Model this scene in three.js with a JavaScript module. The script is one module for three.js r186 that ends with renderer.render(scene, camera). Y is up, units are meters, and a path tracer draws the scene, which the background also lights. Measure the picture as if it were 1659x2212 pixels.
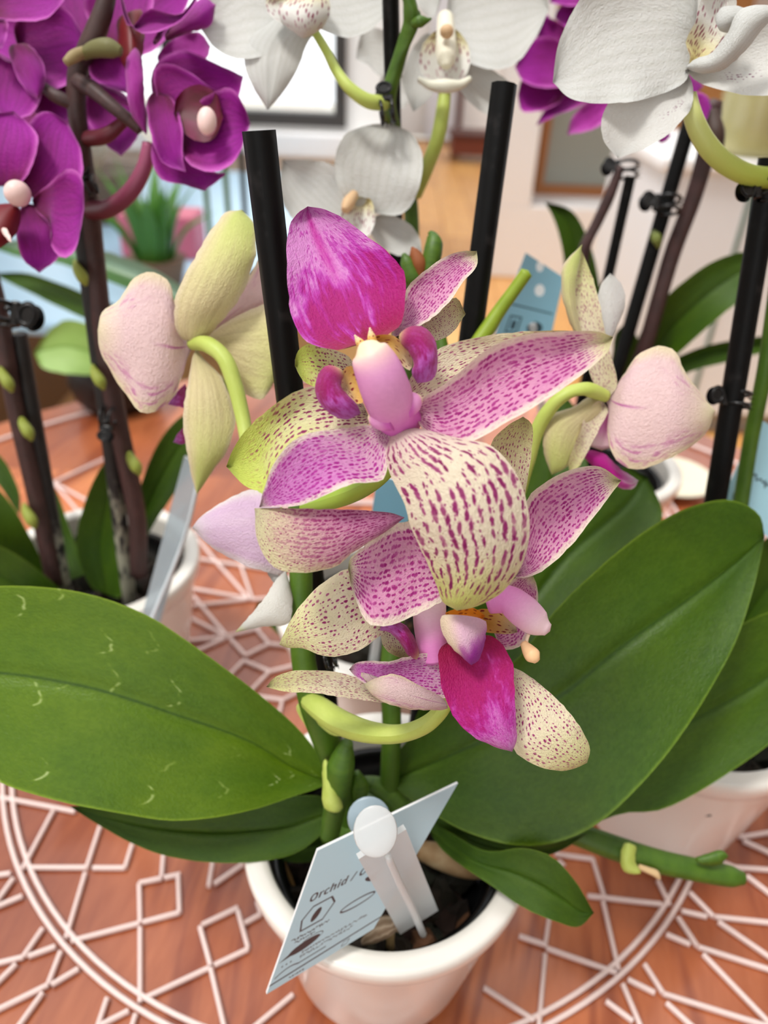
import * as THREE from 'three';
import { mergeGeometries } from 'three/addons/utils/BufferGeometryUtils.js';
import { RoundedBoxGeometry } from 'three/addons/geometries/RoundedBoxGeometry.js';

// ---------- camera, sky, light, exposure ----------
const FW = 1659, FH = 2212, F = 1609, TOP = 0.75, CAMY = TOP + 0.381;
const scene = new THREE.Scene();
const camera = new THREE.PerspectiveCamera(2 * Math.atan(FH / 2 / F) * 180 / Math.PI, FW / FH, 0.01, 200);
camera.position.set(0, CAMY, 0);
camera.rotation.x = -34 * Math.PI / 180;
camera.rotateZ(2.4 * Math.PI / 180);
camera.updateMatrixWorld(true);
camera.focus = 0.205;
camera.userData.fStop = 9;
scene.background = new THREE.Color(0.95, 0.98, 1.0);
scene.backgroundIntensity = 2.1;
const sun = new THREE.DirectionalLight(0xfffcf6, 2.7);
sun.position.set(-1.5, 4.6, 0.6); sun.target.position.set(0, 0.8, -0.3);
sun.castShadow = true; sun.shadow.radius = 24; sun.shadow.mapSize.set(2048, 2048);
Object.assign(sun.shadow.camera, { left: -1.2, right: 1.2, top: 1.2, bottom: -1.2, near: 0.5, far: 8 });
scene.add(sun, sun.target);
const renderer = new THREE.WebGLRenderer({ antialias: true });
renderer.toneMapping = THREE.LinearToneMapping;
renderer.toneMappingExposure = 0.84;
renderer.shadowMap.enabled = true;

// ---------- helpers ----------
const V = (x, y, z) => new THREE.Vector3(x, y, z);
const me = camera.matrixWorld.elements;
const RT = V(me[0], me[1], me[2]), UP = V(me[4], me[5], me[6]), FD = V(-me[8], -me[9], -me[10]);
const ray = (x, y) => FD.clone().addScaledVector(RT, (x - FW / 2) / F).addScaledVector(UP, -(y - FH / 2) / F);
const P = (x, y, d) => ray(x, y).multiplyScalar(d).add(camera.position);
const onY = (x, y, h) => { const r = ray(x, y); return r.multiplyScalar((h - CAMY) / r.y).add(camera.position); };
const onZ = (x, y, z) => { const r = ray(x, y); return r.multiplyScalar(z / r.z).add(camera.position); };
let seed = 7;
const rnd = () => { seed = (seed * 1664525 + 1013904223) % 4294967296; return seed / 4294967296; };
const hash = (i, j, k = 0) => { let h = (i * 374761393 + j * 668265263 + k * 1274126177) | 0; h = Math.imul(h ^ (h >>> 13), 1274126177); return ((h ^ (h >>> 16)) >>> 0) / 4294967296; };
const smooth = (a, b, x) => { const t = Math.min(1, Math.max(0, (x - a) / (b - a))); return t * t * (3 - 2 * t); };
const vn = (x, y, k = 0) => { const i = Math.floor(x), j = Math.floor(y), u = smooth(0, 1, x - i), v = smooth(0, 1, y - j); return (hash(i, j, k) * (1 - u) + hash(i + 1, j, k) * u) * (1 - v) + (hash(i, j + 1, k) * (1 - u) + hash(i + 1, j + 1, k) * u) * v; };
const fbm = (x, y, k = 0) => 0.55 * vn(x, y, k) + 0.28 * vn(2.1 * x + 5, 2.1 * y, k + 1) + 0.17 * vn(4.3 * x, 4.3 * y + 3, k + 2);
const mix = (a, b, t) => [a[0] + (b[0] - a[0]) * t, a[1] + (b[1] - a[1]) * t, a[2] + (b[2] - a[2]) * t];
function tex(w, h, fn, repeat) {
  const a = new Uint8Array(w * h * 4);
  for (let j = 0; j < h; j++) for (let i = 0; i < w; i++) { const c = fn((i + 0.5) / w, (j + 0.5) / h), o = 4 * (j * w + i); a[o] = Math.max(0, Math.min(255, c[0])); a[o + 1] = Math.max(0, Math.min(255, c[1])); a[o + 2] = Math.max(0, Math.min(255, c[2])); a[o + 3] = 255; }
  const t = new THREE.DataTexture(a, w, h); t.colorSpace = THREE.SRGBColorSpace; t.magFilter = THREE.LinearFilter; t.minFilter = THREE.LinearMipmapLinearFilter; t.generateMipmaps = true;
  t.wrapS = t.wrapT = repeat ? THREE.RepeatWrapping : THREE.ClampToEdgeWrapping; t.needsUpdate = true; return t;
}
const mat = (c, rough = 0.6, o = {}) => new THREE.MeshPhysicalMaterial({ color: c, roughness: rough, side: THREE.DoubleSide, ...o });
const used = {};
const numbered = (n) => { const k = used[n] = (used[n] ?? -1) + 1; return k ? n + '_' + String(k).padStart(3, '0') : n; };
const origin = new Map();
const org = (p) => origin.get(p) ?? V(0, 0, 0);
function thing(name, label, category, at = V(0, 0, 0), group, kind) {
  const g = new THREE.Group(); g.name = numbered(name); g.position.copy(at); scene.add(g); origin.set(g, at.clone());
  g.userData = { label, category }; if (group) g.userData.group = group; if (kind) g.userData.kind = kind; return g;
}
function part(name, parent, at) { const g = new THREE.Group(); g.name = name; g.position.copy(at).sub(org(parent)); parent.add(g); origin.set(g, at.clone()); return g; }
// geometry in world coordinates -> mesh under parent
function put(name, parent, geo, m, label) {
  const o = org(parent); geo.translate(-o.x, -o.y, -o.z);
  const k = new THREE.Mesh(geo, m); k.name = name; k.castShadow = k.receiveShadow = true; if (label) k.userData.label = label; parent.add(k); origin.set(k, o.clone()); return k;
}
function solo(name, geo, m, label, category, o = {}) {
  geo.computeBoundingBox(); const b = geo.boundingBox, c = V((b.min.x + b.max.x) / 2, b.min.y, (b.min.z + b.max.z) / 2); geo.translate(-c.x, -c.y, -c.z);
  const k = new THREE.Mesh(geo, m); k.name = numbered(name); k.position.copy(c); k.castShadow = k.receiveShadow = true; k.userData = { label, category, ...o }; scene.add(k); return k;
}
function struct(name, geo, m) { const k = new THREE.Mesh(geo, m); k.name = name; k.castShadow = k.receiveShadow = true; k.userData = { kind: 'structure', label: name.replace(/_/g, ' ') + ' of the room', category: name.split('_')[0] }; scene.add(k); origin.set(k, V(0, 0, 0)); return k; }
function box(x0, x1, y0, y1, z0, z1, r = 0) {
  const g = r ? new RoundedBoxGeometry(x1 - x0, y1 - y0, z1 - z0, 2, r) : new THREE.BoxGeometry(x1 - x0, y1 - y0, z1 - z0);
  return g.translate((x0 + x1) / 2, (y0 + y1) / 2, (z0 + z1) / 2);
}
const cat = (a, b, c, d, t) => 0.5 * (2 * b + (c - a) * t + (2 * a - 5 * b + 4 * c - d) * t * t + (3 * b - a - 3 * c + d) * t * t * t);
function along(list, t) { if (typeof list === 'number') return list; const n = list.length - 1; if (n === 0) return list[0]; const x = Math.min(n - 1e-6, Math.max(0, t * n)), i = Math.floor(x), q = (k) => list[Math.min(n, Math.max(0, k))]; return cat(q(i - 1), q(i), q(i + 1), q(i + 2), x - i); }
function curve2(pts) { const c = new THREE.CatmullRomCurve3(pts.map((p) => V(p[0], p[1], 0)), false, 'centripetal'); c.arcLengthDivisions = 160; return c; }
let petalNo = 0;
// A leaf or petal: two edges read from base to tip (picture column, row) at real depths d, with cross curve "cup", closed like a lens of thickness th.
function petal(name, parent, s, m) {
  const id = ++petalNo, { cup = 0, dl = 0, dr = 0, th = 0.0007, ruf = 0.0006, jit = 1.2, groove = 0, nu = 30, nv = 14, flip = false } = s;
  const e = (a, b) => { const g = Math.hypot(a[0] - b[0], a[1] - b[1]); return g; };
  const L = s.L.map((p) => [...p]), R = s.R.map((p) => [...p]), lb = L[0], rb = R[0], lt = L[L.length - 1], rt = R[R.length - 1];
  const cx = [...L, ...R].reduce((q, p) => [q[0] + p[0], q[1] + p[1]], [0, 0]).map((q) => q / (L.length + R.length));
  const cap = (a, b, k) => { const g = e(a, b); const mx = (a[0] + b[0]) / 2, my = (a[1] + b[1]) / 2; const vx = mx - cx[0], vy = my - cx[1], l = Math.hypot(vx, vy) || 1; return [mx + vx / l * g * k, my + vy / l * g * k]; };
  const tip = s.tip ?? cap(lt, rt, 0.18), base = s.base ?? cap(lb, rb, 0.05);
  const cl = curve2([base, ...L, tip]), cr = curve2([base, ...R, tip]), cm = s.M ? curve2([base, ...s.M, tip]) : null;
  const N = nu + 1, K = nv + 1, mid = [];
  for (let i = 0; i < N; i++) {
    const t = i / nu, tt = 0.5 - 0.5 * Math.cos(Math.PI * t), te = 0.35 * tt + 0.65 * t;
    const a = cl.getPointAt(te), b = cr.getPointAt(te), c = cm ? cm.getPointAt(te) : null, d = along(s.d, te);
    const env = Math.sqrt(Math.max(0, Math.sin(Math.PI * Math.min(1, 0.06 + 0.92 * te))));
    for (let j = 0; j < K; j++) {
      const v = j / nv, l0 = 1 - v, w = 4 * v * (1 - v);
      let x = a.x * l0 + b.x * v, y = a.y * l0 + b.y * v;
      if (c) { x += (c.x - (a.x + b.x) / 2) * w; y += (c.y - (a.y + b.y) / 2) * w; }
      const edge = Math.abs(2 * v - 1) ** 3;
      x += jit * edge * (vn(te * 26, v * 2, id) - 0.5) * 2 * env; y += jit * edge * (vn(te * 26, v * 2, id + 50) - 0.5) * 2 * env;
      let dd = d + along(cup, te) * w * env + along(dl, te) * (1 - v) ** 2 * env + along(dr, te) * v * v * env;
      dd += ruf * env * edge * Math.sin(te * 17 + id * 2.1 + (v > 0.5 ? 2 : 0)) + 0.4 * ruf * env * (fbm(te * 4, v * 3, id) - 0.5) * 2;
      if (groove) dd += groove * Math.exp(-(((v - 0.5) / 0.035) ** 2)) * env;
      mid.push(P(x, y, dd));
    }
  }
  const at = (i, j) => mid[Math.min(nu, Math.max(0, i)) * K + Math.min(nv, Math.max(0, j))];
  const nor = [];
  for (let i = 0; i < N; i++) for (let j = 0; j < K; j++) {
    let q = at(i + 1, j).clone().sub(at(i - 1, j)).cross(at(i, j + 1).clone().sub(at(i, j - 1)));
    if (q.lengthSq() < 1e-16) { const ii = Math.min(nu - 1, Math.max(1, i)); q = at(ii + 1, j).clone().sub(at(ii - 1, j)).cross(at(ii, j + 1).clone().sub(at(ii, j - 1))); }
    nor.push(q.normalize());
  }
  let face = 0; for (let k = 0; k < mid.length; k++) face += nor[k].dot(camera.position.clone().sub(mid[k]).normalize());
  const sg = face >= 0 ? 1 : -1, pos = [], uv = [], idx = [];
  for (const side of [1, -1]) for (let i = 0; i < N; i++) for (let j = 0; j < K; j++) {
    const k = i * K + j, v = j / nv, w = Math.sqrt(Math.max(0, 4 * v * (1 - v))) * Math.min(1, 6 * i / nu, 6 * (nu - i) / nu), p = mid[k].clone().addScaledVector(nor[k], sg * side * th * 0.5 * w);
    pos.push(p.x, p.y, p.z); uv.push(v, i / nu);
  }
  for (const side of [0, 1]) for (let i = 0; i < nu; i++) for (let j = 0; j < nv; j++) {
    const a = side * N * K + i * K + j, b = a + K, out = (side === 0) === (sg > 0);
    if (out) idx.push(a, b, b + 1, a, b + 1, a + 1); else idx.push(a, b + 1, b, a, a + 1, b + 1);
  }
  const g = new THREE.BufferGeometry(); g.setAttribute('position', new THREE.Float32BufferAttribute(pos, 3)); g.setAttribute('uv', new THREE.Float32BufferAttribute(uv, 2)); g.setIndex(idx); g.computeVertexNormals();
  let mm = m;
  if (Array.isArray(m)) { const h = idx.length / 2; g.addGroup(0, h, 0); g.addGroup(h, h, 1); mm = flip ? [m[1], m[0]] : m; }
  return put(name, parent, g, mm, s.label);
}
function sweep(pts, rs, rad = 12, seg = 0, flatY = 1) {
  const c = new THREE.CatmullRomCurve3(pts, false, 'centripetal'), n = seg || Math.max(4, (pts.length - 1) * 7), fr = c.computeFrenetFrames(n, false), pos = [], uv = [], idx = [];
  for (let i = 0; i <= n; i++) {
    const t = i / n, p = c.getPoint(t), r = along(rs, t);
    for (let j = 0; j <= rad; j++) { const a = j / rad * Math.PI * 2, q = p.clone().addScaledVector(fr.normals[i], Math.cos(a) * r).addScaledVector(fr.binormals[i], Math.sin(a) * r * flatY); pos.push(q.x, q.y, q.z); uv.push(j / rad, t); }
  }
  for (let i = 0; i < n; i++) for (let j = 0; j < rad; j++) { const a = i * (rad + 1) + j, b = a + rad + 1; idx.push(a, a + 1, b + 1, a, b + 1, b); }
  const ends = [[0, c.getPoint(0).addScaledVector(fr.tangents[0], -along(rs, 0) * 0.35), 1], [n, c.getPoint(1).addScaledVector(fr.tangents[n], along(rs, 1) * 0.35), 0]];
  for (const [i, q, rev] of ends) { const k = pos.length / 3; pos.push(q.x, q.y, q.z); uv.push(0.5, i / n); for (let j = 0; j < rad; j++) { const a = i * (rad + 1) + j; if (rev) idx.push(k, a + 1, a); else idx.push(k, a, a + 1); } }
  const g = new THREE.BufferGeometry(); g.setAttribute('position', new THREE.Float32BufferAttribute(pos, 3)); g.setAttribute('uv', new THREE.Float32BufferAttribute(uv, 2)); g.setIndex(idx); g.computeVertexNormals(); return g;
}
// tube through (column, row, depth, radius in picture pixels at that depth)
const tubeGeo = (pts, rad = 12, seg = 0, flat = 1) => sweep(pts.map((p) => P(p[0], p[1], p[2])), pts.map((p) => p[3] * p[2] / F), rad, seg, flat);
const tube = (name, parent, pts, m, o = {}) => put(name, parent, tubeGeo(pts, o.rad, o.seg, o.flat), m, o.label);
const ball = (x, y, d, rx, ry, rz = rx) => { const k = d / F, g = new THREE.SphereGeometry(1, 18, 12); g.applyMatrix4(new THREE.Matrix4().makeBasis(RT.clone().multiplyScalar(rx * k), UP.clone().multiplyScalar(ry * k), FD.clone().multiplyScalar(-rz * k)).setPosition(P(x, y, d))); return g; };

// ---------- procedural colours ----------
// rows of dye spots along veins of constant u, as on the petals
function spots(u, v, nu, nv, k, size = 0.36, stretch = 1, keep = 0.8) {
  let best = 0; const uu = u + 0.02 * (fbm(u * 5, v * 5, k) - 0.5), x = uu * nu, y = v * nv;
  const i0 = Math.floor(x), j0 = Math.floor(y);
  for (let i = i0 - 1; i <= i0 + 1; i++) for (let j = j0 - 1; j <= j0 + 1; j++) {
    if (hash(i, j, k) > keep) continue;
    const cx = i + 0.5 + 0.3 * (hash(i, j, k + 1) - 0.5), cy = j + 0.5 + 0.7 * (hash(i, j, k + 2) - 0.5), r = size * (0.55 + 0.75 * hash(i, j, k + 3));
    const tilt = 0.5 * (hash(i, j, k + 4) - 0.5), dx = x - cx + tilt * (y - cy), dy = (y - cy) / stretch, q = Math.sqrt(dx * dx * 1.6 + dy * dy) / r;
    best = Math.max(best, (0.72 + 0.28 * hash(i, j, k + 6)) * (1 - smooth(0.5, 1.25, q + 0.5 * (vn(x * 4, y * 4, k + 9) - 0.5))));
  }
  return best;
}
const MAG = [158, 22, 112], WINE = [122, 18, 74];
const edgeOf = (u) => smooth(0.72, 1, Math.abs(2 * u - 1));
const grain = (u, v, k, a) => (fbm(u * 60, v * 80, k) - 0.5) * a;
const plus = (c, g) => [c[0] + g, c[1] + g, c[2] + g];
const T = {};
T.spotPink = tex(420, 640, (u, v) => {
  const e = Math.max(edgeOf(u), smooth(0.7, 0.93, v + 0.08 * (fbm(u * 8, v * 8, 6) - 0.5))), base = smooth(0, 0.25, v);
  let c = mix([238, 210, 206], [216, 132, 186], (1 - e) * (0.35 + 0.65 * fbm(u * 5, v * 6, 3)) * (0.45 + 0.55 * base)); c = mix(c, mix([240, 226, 208], [228, 226, 168], smooth(0.75, 0.95, v)), e * 0.92);
  return plus(mix(c, mix(MAG, [160, 30, 128], fbm(u * 8, v * 8, 5)), spots(u, v, 15, 46, 11, 0.36, 1.5, 0.86) * (1 - 0.9 * smooth(0.76, 0.96, Math.abs(2 * u - 1))) * (1 - 0.92 * smooth(0.74, 0.95, v)) * (0.45 + 0.55 * smooth(0.25, 0.6, fbm(u * 7, v * 9, 17)))), grain(u, v, 1, 16));
});
T.spotDense = tex(420, 640, (u, v) => {
  const e = Math.max(edgeOf(u), smooth(0.86, 1, v));
  let c = mix([236, 208, 210], [206, 100, 196], 0.72 * (1 - e) * smooth(0.2, 0.75, v + 0.3 * fbm(u * 4, v * 5, 8))); c = mix(c, [244, 228, 216], e * 0.85);
  return plus(mix(c, [168, 18, 140], spots(u, v, 16, 38, 21, 0.37, 1.2, 0.84) * (1 - 0.85 * smooth(0.8, 1, Math.abs(2 * u - 1))) * (0.5 + 0.5 * smooth(0.25, 0.6, fbm(u * 7, v * 9, 17)))), grain(u, v, 2, 16));
});
T.torn = tex(420, 640, (u, v) => {
  const k = smooth(0.1, 0.75, v + 0.35 * (0.5 - u) + 0.2 * (fbm(u * 4, v * 4, 5) - 0.5)), e = smooth(0.8, 1, 2 * u - 1);
  let c = mix([232, 224, 178], [212, 136, 180], k); c = mix(c, [236, 228, 186], e * 0.9);
  const d = Math.max(spots(u, v, 14, 44, 101, 0.36, 1.6, 0.85) * k, spots(u, v, 22, 56, 105, 0.26, 1, 0.5) * (1 - 0.6 * k));
  return plus(mix(c, mix(WINE, MAG, 0.6), d * (1 - 0.6 * e)), grain(u, v, 3, 16));
});
T.stripe = tex(512, 800, (u, v) => {
  const tip = smooth(0.6, 0.9, v + 0.1 * (fbm(u * 4, v * 4, 2) - 0.5));
  let c = mix([234, 220, 196], [216, 222, 124], tip); c = mix(c, [224, 190, 196], 0.5 * smooth(0.35, 0.1, v));
  const s = Math.max(spots(u, v, 11, 30, 31, 0.27, 2.3, 0.82), 0.8 * spots(u, v, 22, 48, 35, 0.24, 1, 0.26)) * (0.6 + 0.4 * smooth(0.2, 0.5, fbm(u * 9, v * 14, 19)));
  return plus(mix(c, mix(WINE, [150, 28, 110], fbm(u * 6, v * 6, 3)), s * smooth(0.1, 0.2, v) * (1 - smooth(0.86, 0.95, v + 0.1 * fbm(u * 9, 2, 4)))), grain(u, v, 3, 14));
});
T.greenTip = tex(420, 640, (u, v) => {
  const tip = smooth(0.25, 0.8, v + 0.25 * (fbm(u * 3, v * 3, 2) - 0.5));
  const c = mix([238, 228, 196], [202, 214, 98], tip);
  const s = Math.max(spots(u, v, 11, 32, 41, 0.32, 1.2, 0.8), 0.7 * spots(u, v, 22, 44, 45, 0.2, 1, 0.2));
  return plus(mix(c, mix(WINE, MAG, 0.4), s * (1 - smooth(0.5, 0.85, v + 0.3 * (fbm(u * 7, v * 3, 6) - 0.5))) * (1 - 0.6 * edgeOf(u))), grain(u, v, 4, 14));
});
T.cream = tex(420, 640, (u, v) => {
  const c = mix([238, 226, 196], [226, 226, 146], smooth(0.45, 1, v) * 0.85 + 0.3 * (fbm(u * 3, v * 3, 1) - 0.5));
  const s = Math.max(spots(u, v, 15, 34, 51, 0.28, 1.1, 0.66), 0.8 * spots(u, v, 28, 52, 55, 0.2, 1, 0.25));
  return plus(mix(c, mix(WINE, MAG, 0.55), s * (1 - 0.45 * smooth(0.4, 1, v)) * (1 - 0.5 * edgeOf(u))), grain(u, v, 5, 14));
});
T.lip = tex(420, 560, (u, v) => {
  const n = fbm(u * 6, v * 7, 4), m = fbm(u * 26, v * 30, 9), st = fbm(u * 40, v * 7, 12);
  let c = mix([150, 4, 56], [168, 10, 112], smooth(0.08, 0.4, v)); const pale = smooth(0.16, 0.82, v + 0.22 * (0.5 - u) + 0.55 * (n - 0.5) + 0.3 * (st - 0.5));
  c = mix(c, [176, 34, 160], smooth(0.15, 0.6, pale)); c = mix(c, [214, 140, 202], smooth(0.3, 0.9, pale * (0.6 + 0.8 * m))); c = mix(c, [170, 24, 150], 0.6 * smooth(0.56, 0.75, m) * smooth(0.35, 0.6, v));
  c = mix(c, [186, 20, 140], 0.6 * Math.exp(-(((u - 0.46) / 0.06) ** 2)) * smooth(0.35, 0.75, v)); c = mix(c, [136, 6, 40], 0.8 * Math.exp(-(((u - 0.5) / 0.045) ** 2)) * (1 - smooth(0.16, 0.34, v)));
  c = mix(c, [240, 190, 110], (1 - smooth(0.015, 0.1, v + 0.08 * (m - 0.5))) * 0.9);
  return plus(c, grain(u, v, 6, 18));
});
T.lip2 = tex(420, 560, (u, v) => {
  const n = fbm(u * 5, v * 6, 4), m = fbm(u * 34, v * 34, 9);
  let c = mix([148, 3, 56], [172, 10, 104], smooth(0.1, 0.5, v)); c = mix(c, [180, 30, 158], 0.8 * smooth(0.4, 0.75, v + 0.5 * (n - 0.5))); c = mix(c, [222, 142, 206], smooth(0.45, 0.95, v + 0.5 * (n - 0.5) + 0.5 * (m - 0.5))); c = mix(c, [176, 20, 140], 0.5 * smooth(0.55, 0.7, m) * smooth(0.4, 0.7, v)); c = mix(c, [240, 206, 140], (1 - smooth(0.02, 0.16, v + 0.12 * (m - 0.5))) * (1 - smooth(0.15, 0.5, u)));
  return plus(c, grain(u, v, 7, 16));
});
T.lobe = tex(256, 256, (u, v) => { const m = fbm(u * 14, v * 14, 3), e = smooth(0.06, 0.3, v); return plus(mix([246, 216, 150], mix([160, 8, 100], [204, 110, 204], smooth(0.3, 0.9, v + 0.7 * (m - 0.5))), e), grain(u, v, 8, 12)); });
T.yellow = tex(256, 256, (u, v) => plus(mix(mix([246, 190, 80], [250, 228, 190], smooth(0.25, 0.9, v)), [140, 20, 40], spots(u, v, 6, 8, 61, 0.26, 1.1, 0.6)), grain(u, v, 8, 10)));
T.backPink = tex(420, 640, (u, v) => {
  const e = Math.max(edgeOf(u) * 0.7, smooth(0.6, 1, v));
  let c = mix([236, 204, 205], [234, 224, 178], e + 0.3 * (fbm(u * 3, v * 3, 4) - 0.5)); c = mix(c, [190, 96, 160], 0.6 * smooth(0.46, 0.74, fbm(u * 44, v * 20, 7)) * smooth(0.3, 0.65, fbm(u * 4, v * 3, 17)) * smooth(0.3, 0.7, Math.abs(2 * u - 1)) * (1 - smooth(0.75, 0.95, v)));
  c = mix(c, [176, 70, 150], 0.75 * Math.exp(-(((u - 0.5) / 0.012) ** 2)) * smooth(0.06, 0.12, v) * (1 - smooth(0.3, 0.5, v)));
  return plus(c, grain(u, v, 9, 14));
});
T.backGreen = tex(300, 512, (u, v) => {
  const vein = smooth(0.45, 0.8, fbm(u * 22, v * 2.5, 5));
  let c = mix([226, 212, 164], [206, 216, 122], smooth(0.3, 0.9, v) * smooth(0.05, 0.4, u) * 0.95 + 0.2 * (fbm(u * 4, v * 4, 1) - 0.5)); c = mix(c, [178, 160, 120], 0.32 * vein * (1 - smooth(0.5, 0.9, v))); c = mix(c, [228, 212, 190], 0.6 * edgeOf(u));
  return plus(c, grain(u, v, 10, 14));
});
T.backLilac = tex(300, 400, (u, v) => plus(mix(mix([226, 200, 220], [236, 232, 224], Math.max(edgeOf(u), smooth(0.72, 1, v))), [196, 150, 202], 0.4 * fbm(u * 12, v * 3, 3)), grain(u, v, 11, 12)));
T.purple = tex(420, 560, (u, v) => {
  const vein = Math.abs(Math.sin((u - 0.5) * 44 * (0.5 + 0.5 * v) + 2.2 * fbm(u * 4, v * 6, 2))) ** 3, e = smooth(0.8, 1, Math.max(Math.abs(2 * u - 1), v));
  let c = mix([104, 0, 60], [168, 26, 160], smooth(0.05, 0.7, v + 0.25 * (fbm(u * 5, v * 5, 4) - 0.5))); c = mix(c, [124, 4, 112], 0.3 * vein * (1 - e) + 0.35 * smooth(0.5, 0.75, fbm(u * 30, v * 6, 21))); c = mix(c, [220, 120, 206], e * 0.85);
  return plus(c, grain(u, v, 12, 12));
});
T.purpleBack = tex(300, 400, (u, v) => { const e = smooth(0.7, 1, Math.max(Math.abs(2 * u - 1), v)); return plus(mix(mix([150, 20, 130], [196, 70, 180], fbm(u * 4, v * 7, 5)), [222, 140, 206], e * 0.7), grain(u, v, 13, 12)); });
T.white = tex(420, 512, (u, v) => { const vein = Math.abs(Math.sin((u - 0.5) * 30 + 1.5 * fbm(u * 3, v * 4, 2))) ** 6; return plus(mix([228, 228, 225], [212, 212, 205], 0.4 * vein + 0.3 * fbm(u * 5, v * 6, 3)), grain(u, v, 14, 8)); });
T.whiteDots = tex(512, 640, (u, v) => { const s = spots(u, v, 26, 34, 71, 0.26, 1.2, 0.75) * Math.exp(-(((u - 0.74) / 0.13) ** 2 + ((v - 0.38) / 0.16) ** 2) * 1.1); return plus(mix(mix([228, 227, 223], [216, 212, 206], 0.4 * fbm(u * 5, v * 6, 3)), [120, 50, 90], smooth(0.35, 0.75, s)), grain(u, v, 15, 8)); });
T.whiteLip = tex(300, 300, (u, v) => plus(mix(mix([240, 226, 160], [240, 238, 232], smooth(0.15, 0.55, v)), [128, 30, 60], spots(u, v, 14, 12, 81, 0.3, 1.1, 0.7) * (1 - smooth(0.45, 0.85, v))), grain(u, v, 16, 8)));
T.leaf = tex(640, 900, (u, v) => {
  const e = smooth(0.965, 1, Math.abs(2 * u - 1)), n = fbm(u * 5, v * 8, 5), f = fbm(u * 90, v * 140, 8);
  let c = mix([44, 74, 3], [72, 98, 5], n); c = mix(c, [58, 92, 12], 0.5 * fbm(u * 12, v * 4, 3)); c = mix(c, [36, 66, 6], 0.7 * Math.exp(-(((u - 0.5) / 0.012) ** 2))); c = mix(c, [128, 154, 48], 0.6 * e);
  return plus(c, (f - 0.5) * 18);
});
T.leafScar = tex(900, 1400, (u, v) => {
  const e = smooth(0.97, 1, Math.abs(2 * u - 1)), n = fbm(u * 5, v * 8, 5), f = fbm(u * 90, v * 140, 8);
  let c = mix([64, 96, 3], [100, 126, 9], n); c = mix(c, [78, 112, 16], 0.5 * fbm(u * 10, v * 5, 3)); c = mix(c, [42, 72, 6], 0.8 * Math.exp(-(((u - 0.5) / 0.008) ** 2))); c = mix(c, [140, 166, 48], 0.65 * e);
  let s = 0; const gx = u * 6, gy = v * 11, i0 = Math.floor(gx), j0 = Math.floor(gy);
  for (let i = i0 - 1; i <= i0 + 1; i++) for (let j = j0 - 1; j <= j0 + 1; j++) { if (hash(i, j, 91) > 0.42) continue; const cx = i + hash(i, j, 92), cy = j + hash(i, j, 93), dx = (gx - cx) / (0.25 + 0.3 * hash(i, j, 94)), dy = gy - cy - 0.25 * dx * dx + 0.12 * (vn(gx * 7, 3, 95) - 0.5); s = Math.max(s, (1 - smooth(0.01, 0.05, Math.abs(dy))) * (1 - smooth(0.75, 1, Math.abs(dx))) * (0.3 + 0.7 * hash(i, j, 96)) * smooth(0.25, 0.6, vn(gx * 9, gy * 9, 97))); }
  return plus(mix(c, [192, 206, 160], 0.8 * s), (f - 0.5) * 16);
});
T.wood = tex(1024, 1024, (u, v) => {
  const w = u * 3 + 0.35 * fbm(u * 3, v * 1.5, 3), g = fbm(u * 70 + 6 * fbm(u * 3, v * 3, 9), v * 5, 6), b = fbm(u * 5, v * 3, 12);
  let c = mix([146, 74, 42], [208, 124, 76], smooth(0.2, 0.8, b)); c = mix(c, [128, 58, 32], 0.7 * smooth(0.5, 0.8, g)); c = mix(c, [120, 52, 30], 0.35 * smooth(0.45, 0.5, Math.abs((w % 1) - 0.5)) * fbm(u * 9, v * 9, 2));
  return plus(c, (fbm(u * 200, v * 40, 7) - 0.5) * 20);
}, true);
T.floor = tex(512, 512, (u, v) => plus(mix(mix([240, 188, 116], [224, 164, 94], fbm(u * 4, v * 18, 3)), [182, 112, 54], 0.35 * smooth(0.55, 0.8, fbm(u * 8, v * 60, 5))), 0), true);
T.stake = tex(64, 512, (u, v) => { const n = fbm(u * 5, v * 50, 3); return plus(mix([8, 8, 8], [34, 32, 32], smooth(0.62, 0.85, n)), 0); });
T.stakeWorn = tex(64, 512, (u, v) => { const n = fbm(u * 6, v * 40, 3); return mix(mix([16, 15, 15], [40, 38, 38], n), [150, 148, 130], smooth(0.0, 0.3, 0.42 - v + 0.7 * (n - 0.5)) * smooth(0.02, 0.12, v)); });
T.stem = tex(64, 512, (u, v) => plus(mix([58, 92, 14], [84, 118, 24], fbm(u * 4, v * 20, 3)), grain(u, v * 3, 4, 10)));
T.stemBrown = tex(64, 512, (u, v) => plus(mix([50, 32, 30], [82, 52, 50], fbm(u * 5, v * 26, 3)), grain(u, v * 3, 4, 16)));
T.pedicel = tex(64, 256, (u, v) => plus(mix([196, 208, 112], [176, 194, 84], fbm(u * 4, v * 9, 3)), grain(u, v, 4, 8)));

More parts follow.
